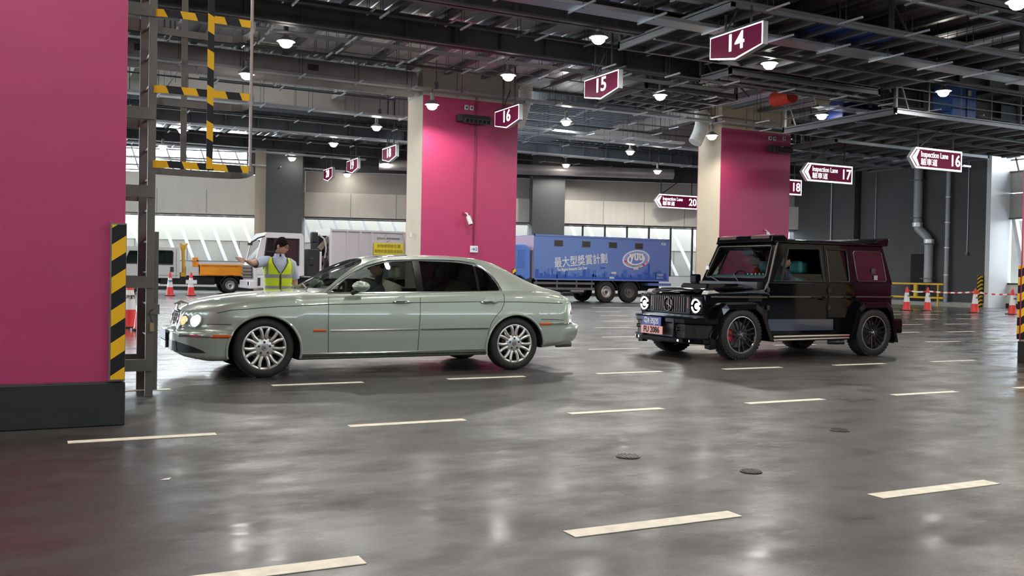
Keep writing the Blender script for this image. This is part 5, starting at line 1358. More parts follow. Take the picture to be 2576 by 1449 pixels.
yel = mat('railing_yellow', (.80, .48, .01), .4)
o = empty('pipe_guard_railing', (41.0, 34.6, 0)); tag(o, 'yellow steel railing guarding the pipe bases with a striped post at its left', 'railing')
for z in (.42, 1.12): MB().box(-.04, .04, -1.75, 1.75, z-.045, z+.045).build('rail', yel, o, smooth=False)
MB().box(-.05, .05, -.15, .05, .40, 1.12).build('rail_stiffener', yel, o, smooth=False); MB().box(-.03, .03, -1.45, -1.38, .0, 1.1).build('rail_post', yel, o, smooth=False)
MB().box(-.08, .08, 1.72, 1.90, .05, 1.62).build('striped_post', stripes('hazard_post_y', m_yel, m_blk, .16, radians(35), axes=(1, 2)), o, smooth=False)
o = MB().box(41.80, 41.965, 31.35, 31.55, .0, 1.6).build('striped_post', MATS['hazard_post_y'], smooth=False); tag(o, 'black and yellow striped strip at the end of the dark wall', 'hazard strip')
# ---- fixtures on the pillars
def fan_unit(x, y, z, label):
    o = empty('fan_unit', (x, y, z)); tag(o, label, 'wall fan unit')
    b = MB(); b.prism([(0, -.10), (-.30, -.16), (-.34, -.02), (-.24, .14), (0, .17)], 'x', -.48, .60); b.build('housing', traydk, o, smooth=False, bevel=.02)
    b = MB(); b.box(-.66, -.48, -.26, -.02, -.12, .12); b.build('motor_box', traydk, o, smooth=False, bevel=.02)
    b = MB(); b.prism([(-.305, -.175), (-.36, -.02), (-.345, -.01), (-.28, -.17)], 'x', -.44, .58); b.build('outlet_frame', steelgrey, o, smooth=False)
    for k in range(6): MB().prism([(-.318, -.16), (-.364, -.035), (-.355, -.03), (-.31, -.155)], 'x', -.42+k*.166, -.42+k*.166+.135).build('outlet_slot', blackm, o, smooth=False)
    return o
fan_unit(14.05, 31.33, 6.78, 'dark horizontal fan unit high on the middle magenta pillar')
fan_unit(28.45, 31.33, 6.80, 'dark horizontal fan unit high on the right magenta pillar')
sw = mat('switch_white', (.62, .62, .60), .4)
for x, y, z, lab in ((13.78, 31.3, 7.2, 'left white switch box above the fan unit on the middle pillar'), (13.98, 31.3, 7.2, 'right white switch box above the fan unit on the middle pillar'),
                     (28.0, 31.3, 7.25, 'left white switch box above the fan unit on the right pillar'), (28.25, 31.3, 7.25, 'middle white switch box above the fan unit on the right pillar'), (28.8, 31.3, 7.3, 'white switch box nearest the edge of the right pillar')):
    o = MB().cbox((x, y, z), (.15, .06, .17)).build('switch_box', sw, smooth=False, bevel=.01); tag(o, lab, 'switch box')
    MB().cbox((x, y-.034, z), (.06, .012, .07)).build('switch_knob', blackp, o, smooth=False)
def cctv(x, y, z, label, s=1):
    o = empty('security_camera', (x, y, z)); tag(o, label, 'security camera')
    MB().lathe([(0, -.05), (.09, -.05), (.09, 0), (0, 0)], 14, axis='y', c=(0, .0, .12)).build('wall_mount', magenta, o)
    MB().tube([(0, -.05, .12), (0, -.18, .10), (.02, -.25, -.02)], .025, 8).build('mount_arm', sw, o)
    b = MB(); b.T = Matrix.Translation((.04, -.30, -.14)) @ Euler((radians(-18), radians(-14), 0)).to_matrix().to_4x4(); b.lathe([(0, -.18), (.085, -.18), (.085, .13), (.06, .15), (0, .15)], 16); h = b.build('camera_housing', sw, o)
    b = MB(); b.T = Matrix.Translation((.04, -.30, -.14)) @ Euler((radians(-18), radians(-14), 0)).to_matrix().to_4x4(); b.lathe([(0, -.185), (.06, -.185), (.06, -.17)], 14); b.build('camera_lens', blackp, h)
    o.scale = (s, s, s); return o
cctv(13.82, 31.35, 3.28, 'white security camera on an arm on the middle magenta pillar')
cctv(27.85, 31.35, 3.22, 'small security camera on the right magenta pillar just above the off-roader roof', .75)
o = MB().cbox((14.18, 31.31, 2.1), (.30, .06, .24)).build('arrow_sign', white, smooth=False, bevel=.01); tag(o, 'small white arrow panel at the bottom of the conduit on the middle pillar', 'sign')
b = MB(); b.text('➔2', .16, frame((14.18, 31.276, 2.1), (1, 0, 0), None), .002, bold=.004); b.build('panel_lettering', mat('blue_ink', (.02, .18, .45), .4), o, smooth=False)
o = MB().cbox((12.0, 32.0, 2.55), (.06, .12, .20)).build('wall_bell', sw, smooth=False, bevel=.02); tag(o, 'small fitting on the cream side of the middle pillar', 'fitting')

# ================================================================== TRUCKS
def hub_rim(ob, rr, hw, side, m=None):
    f = side*hw; m = m or steelgrey
    MB().lathe([(rr, f*.8), (rr*.92, f*.85), (rr*.80, f*.3), (rr*.5, f*.2), (rr*.45, f*.55), (rr*.2, f*.6), (0, f*.6)], 28, axis='y').build('rim', m, ob)
    MB().lathe([(0, f*.75), (rr*.22, f*.72), (rr*.25, f*.55)], 16, axis='y').build('hub', traydk, ob)
def cab_glass(): return MATS.get('cabglass') or glass('cab_glass', (.55, .66, .62))
cabg = glass('cab_glass', (.55, .66, .62)); cabgd = glass('cab_glass_dark', (.12, .13, .13))
def tipper():
    o = empty('tipper_truck', (5.0, 48.0, 0)); tag(o, 'small white crew-cab tipper truck with an orange bed', 'truck')
    wh = mat('cab_white', (.62, .61, .59), .35, coat=.4); org = mat('bed_orange', (.90, .33, .01), .45); ylw = mat('crane_yellow', (.62, .36, .02), .45)
    def p(n, m, fn, par=None, **k): q = MB(); fn(q); k.setdefault('smooth', False); return q.build(n, m, par or o, **k)
    cab = p('cab', [wh, interior], lambda q: q.prism([(-1.75, .62), (-1.75, 1.30), (-1.42, 2.12), (-1.28, 2.20), (1.12, 2.20), (1.16, 2.1), (1.16, .72), (-.55, .72), (-.60, .62)], 'y', 0, 1.75))
    c = MB(); c.m = 1
    W1 = [(-1.36, 1.40), (-1.10, 1.98), (-.36, 1.98), (-.36, 1.40)]; W2 = [(-.20, 1.38), (-.20, 2.03), (.80, 2.03), (.84, 1.95), (.84, 1.38)]
    for w_ in (W1, W2): c.prism(w_, 'y', -.5, 2.5)
    c.prism([(.15, 1.35), (.15, 2.0), (1.6, 2.0), (1.6, 1.35)], 'x', -2.5, -1.0)
    c.box(-1.2, 1.05, .1, 1.65, 1.0, 2.08)
    cu = c.build('cut', [wh, interior], smooth=False); boolean_local(cab, cu, o)
    for w_ in (W1, W2):
        p('side_window', cabg, lambda q: q.add([(u, .02, z) for u, z in w_], [tuple(range(len(w_)))])); p('window_seal', blackp, lambda q: q.tube([(u, -.004, z) for u, z in w_], .03, 6, closed=True))
    p('window_blind', blackp, lambda q: q.box(.50, .80, .03, .04, 1.40, 2.0))
    p('side_window', cabg, lambda q: q.add([(u, 1.73, z) for u, z in W2], [tuple(range(5))]))
    for u in (-.28, 1.0): p('door_gap', line_dk, lambda q: q.box(u-.008, u+.008, -.005, 0, .75, 2.1))
    p('door_handle', blackp, lambda q: q.box(.72, .88, -.02, .0, 1.02, 1.26))
    p('cab_stripe', steelgrey, lambda q: q.box(-.6, 1.1, -.006, 0, .84, .86)); p('reflector', redlens, lambda q: q.box(-.1, .1, -.01, 0, .77, .80))
    p('seat', interior, lambda q: q.box(.3, .5, .2, 1.5, 1.0, 1.40)); p('steering_wheel', blackp, lambda q: q.tube([(-.9+.06*sin(a), 1.2+.2*cos(a), 1.42+.18*sin(a)) for a in [2*pi*i/18 for i in range(18)]], .02, 6, closed=True), smooth=True)
    for s in (.2, .55): p('loading_post', ylw, lambda q: (q.bar((1.40, s, .85), (1.34, s, 2.35), .07, .10), q.bar((1.34, s, 2.0), (1.22, s, 2.42), .05, .06), q.bar((1.36, s, 2.0), (1.52, s, 2.42), .05, .06)))
    p('crane_base', ylw, lambda q: q.box(1.22, 1.5, .1, 1.6, .78, 1.0))
    p('chassis', blackm, lambda q: (q.box(-1.4, 4.35, .35, 1.4, .45, .85), q.box(.3, 2.8, .05, .35, .42, .80)))
    p('deck_side', wh, lambda q: q.box(1.45, 2.35, .02, 1.7, .85, 1.28))
    bed = p('tipper_bed', org, lambda q: (q.box(2.05, 4.35, 0, .05, .92, 1.42), q.box(2.05, 4.35, 1.70, 1.75, .92, 1.42), q.box(2.05, 2.10, 0, 1.75, .92, 1.42), q.box(4.30, 4.35, 0, 1.75, .92, 1.42), q.box(2.05, 4.35, 0, 1.75, .86, .93)))
    for u in (2.12, 3.1, 4.0, 4.3): p('bed_rib', org, lambda q: q.box(u-.03, u+.03, -.05, 0, .88, 1.44), par=bed)
    for z in (.93, 1.40): p('bed_rail', org, lambda q: q.box(2.05, 4.35, -.055, 0, z-.03, z+.03), par=bed)
    p('headboard', org, lambda q: [q.box(1.95, 2.02, y, y+.08, .95, 1.75) for y in (.05, .3, .6, .9, 1.2, 1.5)] + [q.box(1.95, 2.02, .05, 1.6, z, z+.06) for z in (1.2, 1.55)])
    for x in (3.55,):
        for s, y in ((-1, .14), (1, 1.6)): wheel(o, x, y, .40, .40, .23, .28, s, lambda a, b_, c_, d: hub_rim(a, b_, c_, d, alloy))
    for s, y in ((-1, .14), (1, 1.6)): wheel(o, -.95, y, .40, .40, .23, .24, s, lambda a, b_, c_, d: hub_rim(a, b_, c_, d, alloy))
    b = MB(); b.lathe([(.47, -.02), (.50, -.02), (.50, .3), (.47, .3)], 20, c=(3.55, 0, .40), axis='y', a0=.1, a1=pi-.1); b.build('mudguard', blackp, o)
tipper()
def refuse_truck():
    o = empty('refuse_truck', (8.7, 43.0, 0)); tag(o, 'white refuse truck with black cab windows and a yellow panel of Chinese lettering', 'truck')
    wh = mat('truck_white', (.74, .71, .70), .35, coat=.4); bx = mat('truck_box_pale', (.62, .57, .56), .45, noise=.06, nscale=1)
    def p(n, m, fn, par=None, **k): q = MB(); fn(q); k.setdefault('smooth', False); return q.build(n, m, par or o, **k)
    cab = p('cab', [wh, interior], lambda q: q.prism([(-.02, .45), (-.06, 1.30), (.02, 1.50), (.30, 2.62), (.52, 2.90), (2.12, 2.90), (2.20, 2.78), (2.25, .98), (2.05, .95), (1.70, .75), (1.0, .70), (.70, .45)], 'y', 0, 2.35), bevel=0)
    c = MB(); c.m = 1
    Wd = [(.42, 1.55), (.55, 2.64), (1.18, 2.64), (1.18, 1.40), (.42, 1.40)]; Wr = [(1.26, 1.44), (1.26, 2.64), (1.98, 2.64), (1.98, 1.44)]
    for w_ in (Wd, Wr): c.prism(w_, 'y', -.5, 3)
    c.prism([(.15, 1.55), (.15, 2.55), (2.2, 2.55), (2.2, 1.55)], 'x', -.6, .7); c.box(.5, 2.1, .1, 2.25, 1.2, 2.75)
    cu = c.build('cut', [wh, interior], smooth=False); boolean_local(cab, cu, o)
    p('side_window', cabg, lambda q: q.add([(u, .03, z) for u, z in Wd], [tuple(range(5))])); p('side_window', mat('cab_black_panel', (.03, .028, .028), .15, coat=1), lambda q: q.add([(u, .02, z) for u, z in Wr], [tuple(range(4))]))
    for w_ in (Wd, Wr): p('window_seal', blackp, lambda q: q.tube([(u, -.002, z) for u, z in w_], .04, 6, closed=True))
    p('window_bar', blackp, lambda q: (q.box(.45, 1.2, .0, .03, 2.0, 2.06), q.box(.86, .90, .0, .03, 1.4, 2.64)))
    p('windscreen', cabgd, lambda q: q.add([(.03, .12, 1.56), (.03, 2.22, 1.56), (.31, 2.22, 2.58), (.31, .12, 2.58)], [(0, 1, 2, 3)]))
    p('mirror', blackp, lambda q: (q.tube([(.42, -.05, 2.72), (.1, -.25, 2.62), (-.25, -.35, 2.38)], .035, 6), q.cbox((-.28, -.36, 2.33), (.2, .1, .1))))
    p('grille', blackp, lambda q: q.box(-.10, -.03, .25, 2.1, .80, 1.40))
    for k in range(4): p('grille_bar', steelgrey, lambda q: q.prism([(-.14, .84+.15*k), (-.14, .92+.15*k), (-.02, .95+.15*k), (-.02, .81+.15*k)], 'y', .05, 2.3))
    p('corner_panel', wh, lambda q: (q.box(.10, .62, -.03, .02, .98, 1.45), q.box(.14, .62, -.05, .02, .38, .90)), bevel=.03)
    p('step_recess', blackp, lambda q: q.box(.14, .26, -.06, -.03, .48, .84))
    p('bumper', wh, lambda q: (q.box(-.20, .20, -.02, 2.37, .34, .72)), bevel=.04)
    p('headlamp', chrome, lambda q: q.box(-.22, -.08, .0, .4, .48, .66), bevel=.02)
    p('air_intake', blackp, lambda q: (q.box(2.42, 3.0, .1, .7, .95, 2.20), q.box(2.50, 2.7, .05, .12, 1.45, 1.8)), bevel=.03)
    p('lift_mast', wh, lambda q: (q.box(2.98, 3.07, .05, .2, .85, 2.10)))
    p('hopper_lamp', blackp, lambda q: (q.box(2.62, 2.92, .15, .5, 2.50, 3.0)), bevel=.05)
    arm = mat('hydraulic_brown', (.20, .15, .12), .5)
    p('hydraulic_arm', arm, lambda q: (q.bar((3.05, .2, .95), (3.40, .2, 1.9), .12, .14), q.bar((3.40, .3, .9), (3.18, .3, 1.9), .10, .12), q.bar((3.0, .25, 2.2), (3.45, .25, 2.75), .18, .22)))
    p('hydraulic_hoses', blackp, lambda q: [q.tube([(3.1+.06*k, .15, 1.0), (3.22+.05*k, .08, 1.35+.05*k), (3.3, .12, 1.9), (3.15+.1*k, .2, 2.6)], .022, 5) for k in range(5)], smooth=True)
    p('hose_pale', bx, lambda q: q.tube([(2.95, .2, 2.9), (3.2, .15, 2.7), (3.3, .15, 2.3), (3.25, .15, 1.8)], .04, 6), smooth=True)
    p('hopper_back', blackm, lambda q: q.box(3.05, 3.42, .5, 2.0, .95, 2.85))
    box = p('compactor_box', bx, lambda q: (q.box(3.48, 7.6, .02, 2.4, .85, 3.14)), bevel=.03)
    for u in (3.50,): p('box_frame', wh, lambda q: (q.box(3.42, 3.52, -.03, 2.42, .85, 3.20)))
    for u in (4.26, 4.90, 5.46): p('box_rib', bx, lambda q: q.prism([(u-.06, .04), (u-.03, -.07), (u+.03, -.07), (u+.06, .04)], 'z', .9, 3.08), par=box)
    p('box_top_rail', bx, lambda q: q.box(3.5, 7.1, -.04, .02, 3.08, 3.16), par=box); p('tail_brace', bx, lambda q: q.bar((7.05, -.04, 3.05), (7.5, -.04, 1.2), .06, .10), par=box)
    pn = p('yellow_panel', mat('panel_yellow', (.78, .62, .02), .4), lambda q: q.box(5.53, 7.02, -.085, -.03, 2.02, 2.58))
    # lettering: wider than tall on the real panel
    q = MB(); q.text('食物環境衞生署', .185, frame((6.28, -.09, 2.43), (1, 0, 0), None), .002, bold=0, sx=.92); q.text('廢物收集服務承辦商', .185, frame((6.28, -.09, 2.18), (1, 0, 0), None), .002, bold=0, sx=.86)
    q.build('panel_lettering', mat('ink_olive', (.22, .16, .01), .5), pn, smooth=False)
    q = MB(); q.text('Johnson', .14, frame((5.92, -.01, 2.82), (1, 0, 0), None), .002, bold=.003, sx=.92); q.build('logo_lettering', mat('logo_green', (.15, .32, .10), .5), box, smooth=False)
    q = MB(); q.text('Environmental', .14, frame((6.52, -.01, 2.82), (1, 0, 0), None), .002, bold=.003, sx=.80); q.build('logo_lettering', mat('logo_violet', (.06, .05, .09), .5), box, smooth=False)
    q = MB(); q.tube([(6.22+.14*cos(a), -.01, 2.82+.17*sin(a)) for a in [radians(100+i*8) for i in range(8)]], .008, 5); q.tube([(6.22+.14*cos(a), -.01, 2.82+.17*sin(a)) for a in [radians(250+i*10) for i in range(9)]], .010, 5); q.build('logo_swirl', MATS['logo_violet'], box)
    p('chassis', blackm, lambda q: (q.box(.3, 7.4, .4, 2.0, .5, .88)))
    for x in (1.45, 5.2, 6.4):
        for s, y in ((-1, .16), (1, 2.2)): wheel(o, x, y, .48, .48, .28, .30, s, hub_rim)
refuse_truck()
def box_truck():
    o = empty('box_truck', (19.35, 36.4, 0)); tag(o, 'blue box truck with white Chinese slogan, printed skyline and the number A26', 'truck')
    bl = mat('truck_blue', (.135, .225, .53), .4, coat=.2); cb = mat('cab_blue', (.10, .22, .62), .3, coat=.6); sky_ = mat('skyline_blue', (.035, .10, .42), .45); sky2 = mat('skyline_blue_light', (.06, .15, .50), .45)
    def p(n, m, fn, par=None, **k): q = MB(); fn(q); k.setdefault('smooth', False); return q.build(n, m, par or o, **k)
    box = p('cargo_box', bl, lambda q: q.box(.02, 7.18, 0, 2.4, 1.03, 2.96), bevel=.02)
    p('box_front', mat('box_front_pale', (.55, .42, .50), .4), lambda q: q.box(.0, .02, .02, 2.38, 1.06, 2.94), par=box)
    p('box_frame', bl, lambda q: (q.box(0, 7.2, -.02, .0, 1.0, 1.06), q.box(0, 7.2, -.02, .0, 2.92, 2.99), q.box(7.14, 7.22, -.02, .0, 1.0, 2.99), q.box(0, .05, -.02, 0, 1.0, 2.99)), par=box)
    for k in range(4):
        g = p('vent_grille', steelgrey, lambda q: q.box(1.02+1.42*k, 1.46+1.42*k, -.02, 0, 2.50, 2.76), par=box)
    for k in range(4):
        for j in range(5): p('vent_slat', blackm, lambda q: q.box(1.04+1.42*k, 1.44+1.42*k, -.026, -.018, 2.52+.048*j, 2.545+.048*j), par=box)
    random.seed(5)
    x = .1; 
    q1 = MB(); q2 = MB()
    while x < 6.9:
        w = random.uniform(.08, .22); h = random.uniform(.12, .48); q = random.choice((q1, q2)); q.box(x, x+w, -.008 if q is q1 else -.005, 0, 1.08, 1.08+h); x += w*random.uniform(.6, 1.3)
    q1.box(6.02, 6.14, -.009, 0, 1.08, 1.82); q1.box(.1, 7.1, -.006, 0, 1.06, 1.16)
    q1.build('printed_skyline', sky_, box, smooth=False); q2.build('printed_skyline', sky2, box, smooth=False)
    q = MB(); T0 = frame((2.42, -.012, 1.86), (1, 0, .10), None, up=(0, 0, 1)); q.text('最大型獎賞計劃', .50, T0, .003, bold=.003, sx=.80); q.build('slogan_lettering', white, box, smooth=False)
    q = MB(); q.text('The Biggest Rewards Club Ever', .185, frame((1.95, -.012, 1.50), (1, 0, .075), None), .002, bold=.003, sx=.66); q.build('slogan_lettering', white, box, smooth=False)
    q = MB(); q.text('A26', .17, frame((6.88, -.012, 2.76), (1, 0, 0), None), .002, bold=.003, sx=.95); q.build('fleet_number', white, box, smooth=False)
    q = MB(); q.text('了解更多', .12, frame((6.72, -.012, 1.30), (1, 0, 0), None), .002, sx=.9); q.text('Explore more', .10, frame((6.72, -.012, 1.17), (1, 0, 0), None), .002, sx=.7); q.build('caption_lettering', white, box, smooth=False)
    # tilted elliptical disc of the club logo
    def ellr(q, R0, R1, c, off, n=40, asp=.55, rot=.12):
        vs = []
        for R in (R0, R1):
            for i in range(n):
                a = 2*pi*i/n; u = R*cos(a); v = R*asp*sin(a); vs.append((c[0]+u*cos(rot)-v*sin(rot), off, c[1]+u*sin(rot)+v*cos(rot)))
        q.add(vs, [(i, (i+1) % n, (i+1) % n+n, i+n) for i in range(n)])
    c_ = (5.36, 2.02)
    for R0, R1, col, nm, off in ((.55, .78, (.30, .38, .66), 'disc_rim', -.010), (.68, .74, (.80, .80, .82), 'disc_line', -.013), (.0, .55, (.14, .24, .60), 'disc_centre', -.010), (.40, .50, (.80, .80, .82), 'disc_line', -.013)):
        q = MB(); ellr(q, R0, R1, c_, off); q.build(nm, mat(nm+'_ink', col, .45), box, smooth=False)
    c_ = (c_[0], c_[1])
    for k, col in enumerate(((.7, .05, .05), (.8, .3, .02), (.1, .4, .2), (.7, .5, .05), (.6, .02, .1), (.8, .25, .1))):
        a = radians(200+28*k); q = MB(); q.cbox((c_[0]+.62*cos(a), -.016, c_[1]+.34*sin(a)+.0), (.12, .006, .09)); q.build('partner_badge', mat('badge_ink_%d' % k, col, .5), box, smooth=False)
    q = MB(); q.text('yuu', .62, frame((c_[0]+.02, -.02, c_[1]+.14), (1, 0, .06), None), .003, bold=.016, sx=.85); q.build('logo_lettering', mat('logo_cream', (.85, .80, .70), .4), box, smooth=False)
    for k in range(6):
        q = MB(); q.cbox((3.55+.5*(k % 5)+.1*k, -.014, 1.58-.22*(k % 3)), (.26, .006, .09)); q.build('sponsor_badge', sw if k % 2 else sky_, box, smooth=False)
    # cab
    cab = p('cab', cb, lambda q: q.prism([(-2.1, .75), (-2.15, 1.3), (-1.95, 2.25), (-1.75, 2.50), (-.35, 2.52), (-.12, 2.40), (-.08, 1.05), (-.30, .95), (-.6, 1.15), (-1.4, 1.15), (-1.6, .75)], 'y', .08, 2.3), bevel=.06, smooth=True)
    p('side_window', mat('window_black', (.02, .02, .025), .1, coat=1), lambda q: q.prism([(-1.85, 1.55), (-1.75, 2.18), (-1.12, 2.18), (-1.12, 1.55)], 'y', .06, .09), par=cab, bevel=.02)
    p('rear_quarter', mat('cab_panel_blue', (.07, .17, .52), .3), lambda q: q.box(-.72, -.38, .065, .085, 1.5, 2.3), par=cab, bevel=.01)
    p('door_gap', line_dk, lambda q: q.box(-.98, -.965, .07, .085, 1.2, 2.4), par=cab); p('door_handle', blackp, lambda q: q.box(-1.3, -1.1, .05, .085, 1.36, 1.42), par=cab)
    b = MB(); b.lathe([(.56, 0), (.62, 0), (.62, .4), (.56, .4)], 20, c=(-1.0, .0, .55), axis='y', a0=.05, a1=pi-.05); b.build('mudguard', blackp, o)
    p('cab_step', blackp, lambda q: q.box(-.45, -.05, .05, .5, .50, 1.0))
    p('chassis', blackm, lambda q: (q.box(-1.9, 7.1, .6, 1.8, .55, 1.0), q.box(.3, 2.6, .3, .9, .45, .95)))
    for z in (.62, .86): p('side_guard', steelgrey, lambda q: q.box(.05, 3.15, .02, .06, z-.05, z+.05))
    for x in (.15, 1.2, 2.2, 3.0): p('guard_post', steelgrey, lambda q: q.box(x, x+.06, .04, .10, .55, 1.02))
    p('air_tank', alloy, lambda q: q.tube([(2.0, .25, .52), (2.7, .25, .52)], .10, 12), smooth=True)
    p('under_rail', bl, lambda q: q.box(6.1, 7.4, .05, 2.2, .80, .92))
    for i, x in enumerate((3.82, 5.07)):
        for s, y in ((-1, .18), (1, 2.2)): wheel(o, x, y, .49, .49, .27, .30, s, (lambda a, b_, c_, d: hub_rim(a, b_, c_, d, alloy)) if i == 0 else hub_rim)
        b = MB(); b.lathe([(.56, 0), (.585, 0), (.585, .35), (.56, .35)], 18, c=(x, 0, .49), axis='y', a0=.1, a1=pi-.1); b.build('mudguard', blackp, o)
    for s, y in ((-1, .18), (1, 2.2)): wheel(o, -1.0, y, .49, .49, .27, .28, s, hub_rim)
box_truck()
# ================================================================== OFFICER
def officer():
    o = empty('person', (3.02, 13.3, 0)); tag(o, 'standing person in a yellow high-visibility vest and glasses, right arm stretched out', 'person')
    # faces the camera, turned a little to the car's cabin (+x)
    vest = mat('vest_yellow', (.58, .72, .01), .6, bump=.25, bscale=9); refl = mat('reflective_grey', (.26, .25, .24), .45); shirt = mat('shirt_blue', (.38, .44, .55), .75, bump=.25, bscale=12)
    trous = mat('trousers_navy', (.015, .016, .022), .8)
    # local frame: x right in the photo, -y towards the camera
    body = skinned('body', [
        ((0, .02, .92), (.15, .10)), ((0, .01, 1.08), (.14, .095)), ((.0, .0, 1.22), (.155, .10)), ((0, .0, 1.335), (.13, .085)), ((.012, -.012, 1.405), (.056, .056)), ((.022, -.025, 1.47), (.052, .052)),
        ((-.17, .0, 1.345), .055), ((-.335, -.12, 1.315), .056), ((-.43, -.27, 1.305), .041), ((-.50, -.40, 1.325), .030),
        ((.17, .0, 1.335), .055), ((.235, .03, 1.10), .052), ((.245, -.02, .87), .032), ((.245, -.05, .80), .03),
        ((-.09, .02, .86), .10), ((-.10, .01, .48), .062), ((-.10, .03, .09), .042), ((-.105, -.10, .04), .035),
        ((.09, .02, .86), .10), ((.10, .01, .48), .062), ((.10, .03, .09), .042), ((.105, -.10, .04), .035)],
        [(0, 1), (1, 2), (2, 3), (3, 4), (4, 5), (3, 6), (6, 7), (7, 8), (8, 9), (3, 10), (10, 11), (11, 12), (12, 13), (0, 14), (14, 15), (15, 16), (16, 17), (0, 18), (18, 19), (19, 20), (20, 21)], skin, o)
    # head: shaped grid, turned to the right of the photo and slightly down
    HT = Matrix.Translation((.03, -.035, 1.545)) @ Euler((0, 0, radians(52))).to_matrix().to_4x4() @ Euler((radians(14), 0, 0)).to_matrix().to_4x4()
    def hd(i, j):
        a = 2*pi*i; t = pi*j; sx = .074; sy = .093; sz = .122
        x = sin(t)*sin(a); y = -sin(t)*cos(a); z = cos(t)
        px, py, pz = x*sx, y*sy, z*sz
        if z < 0: px *= 1-.32*z*z; py *= 1-.10*z*z
        f = max(0, -y)
        if y < 0:
            py += -.006*math.exp(-((z+.62)/.22)**2)*f - .0*f          # chin
            py += .007*math.exp(-((z-.08)/.12)**2)*math.exp(-((abs(x)-.38)/.2)**2)   # eye sockets
            py += -.006*math.exp(-((z-.28)/.1)**2)*f                      # brow
            py += -.004*math.exp(-((z+.40)/.07)**2)*math.exp(-(x/.3)**2)      # lips
        else: py *= 1.04
        return (px, py, pz)
    b = MB(); b.T = HT; b.grid(hd, 40, 28); head = b.build('head', skin, o, angle=180)
    b = MB(); b.T = HT; b.add([(0, -.088, .022), (-.014, -.092, -.03), (.014, -.092, -.03), (0, -.118, -.026), (0, -.094, -.042)], [(0, 1, 3), (0, 3, 2), (1, 4, 3), (3, 4, 2), (0, 2, 1), (1, 2, 4)]); b.build('nose', skin, head, angle=80)
    for s in (-1, 1):
        b = MB(); b.T = HT; b.ell((s*.077, .008, -.005), (.012, .020, .032), 12, 8); b.build('ear', skin, head)
        b = MB(); b.T = HT; b.ell((s*.030, -.081, .012), (.013, .008, .007), 12, 8); b.build('eye', blackp, head)
        b = MB(); b.T = HT; b.tube([(s*.014, -.094, .033), (s*.032, -.092, .038), (s*.050, -.082, .034)], .0035, 6); b.build('eyebrow', hair, head)
    b = MB(); b.T = HT; b.tube([(-.024, -.088, -.057), (0, -.096, -.054), (.024, -.088, -.057)], [.003, .006, .003], 8); b.build('lips', mat('lips', (.35, .13, .10), .5), head)
    # glasses
    b = MB(); b.T = HT
    for s in (-1, 1): b.tube([(s*.032+.025*cos(a), -.100+.006*abs(cos(a)), .010+.018*sin(a)) for a in [2*pi*i/16 for i in range(16)]], .0026, 5, closed=True); b.tube([(s*.057, -.094, .014), (s*.078, -.04, .014), (s*.078, .015, .008)], .003, 5)
    b.tube([(-.008, -.102, .014), (.008, -.102, .014)], .0026, 5); b.build('glasses', mat('glasses_frame', (.10, .015, .01), .3), o)
    # short hair cap with a parted fringe
    def hr(i, j):
        a = 2*pi*i; front = cos(a) > 0
        lim = .40+.34*(.5-.5*cos(a)) + .02*sin(5*a)
        t = pi*(j*lim) ; x = sin(t)*sin(a); y = -sin(t)*cos(a); z = cos(t); k = 1.065+.02*sin(9*a+3*j)
        return (x*.076*k, y*.096*k+.004, z*.124*k+.004)
    b = MB(); b.T = HT; b.grid(hr, 40, 14); hh = b.build('hair', hair, o, angle=180); sd = hh.modifiers.new('s', 'SOLIDIFY'); sd.thickness = .012
    # right hand: open, palm down, five fingers spread
    def hand(c, d, n, side, spread, curl, sc=1.0):
        """c wrist, d pointing dir, n palm normal (back of hand), side thumb side dir"""
        c = Vector(c); d = Vector(d).normalized(); n = Vector(n).normalized(); t = d.cross(n).normalized()*side
        nodes = [((c - d*.02), (.024*sc, .018*sc)), (c + d*.03*sc, (.032*sc, .015*sc)), (c+d*.072*sc, (.036*sc, .013*sc))]; edges = [(0, 1), (1, 2)]
        hb = skinned('hand', [(tuple(a), r) for a, r in nodes], edges, skin, o)
        for k, (off, ln) in enumerate(((.030, .070), (.010, .078), (-.011, .072), (-.031, .056))):
            base = c + d*.074*sc + t*off*sc; fd = (d + t*off*spread - n*curl*.15).normalized()
            p1 = base + fd*ln*.45*sc; fd2 = (fd - n*curl*.35).normalized(); p2 = p1+fd2*ln*.32*sc; fd3 = (fd2-n*curl*.35).normalized(); p3 = p2+fd3*ln*.27*sc
            skinned('finger', [(tuple(base-fd*.02), .0095*sc), (tuple(p1), .0085*sc), (tuple(p2), .0078*sc), (tuple(p3), .0065*sc)], [(0, 1), (1, 2), (2, 3)], skin, hb)
        base = c + d*.022*sc + t*.026*sc; fd = (d*.65+t*.75-n*.2).normalized(); p1 = base+fd*.038*sc; p2 = p1+(fd+d*.35).normalized()*.034*sc
        skinned('thumb', [(tuple(base-fd*.015), .0125*sc), (tuple(p1), .0105*sc), (tuple(p2), .008*sc)], [(0, 1), (1, 2)], skin, hb)
    hand((-.505, -.405, 1.327), (-.86, -.50, .12), (.05, -.55, .8), 1, 9, .12, 1.2)
    hand((.246, -.05, .80), (.0, -.10, -1), (1, 0, 0), 1, 2, .6)
    # shirt: torso shell and sleeves
    def ringy(q, secs, n=28, sup=.8):
        """stack of superellipse rings (cx, cy, z, rx, ry)"""
        vs = []
        for cx, cy, z, rx, ry in secs:
            for i in range(n):
                a = 2*pi*i/n; ca, sa = cos(a), sin(a)
                vs.append((cx+math.copysign(abs(ca)**sup, ca)*rx, cy+math.copysign(abs(sa)**sup, sa)*ry, z))
        q.add(vs, [(k*n+i, k*n+(i+1) % n, (k+1)*n+(i+1) % n, (k+1)*n+i) for k in range(len(secs)-1) for i in range(n)])
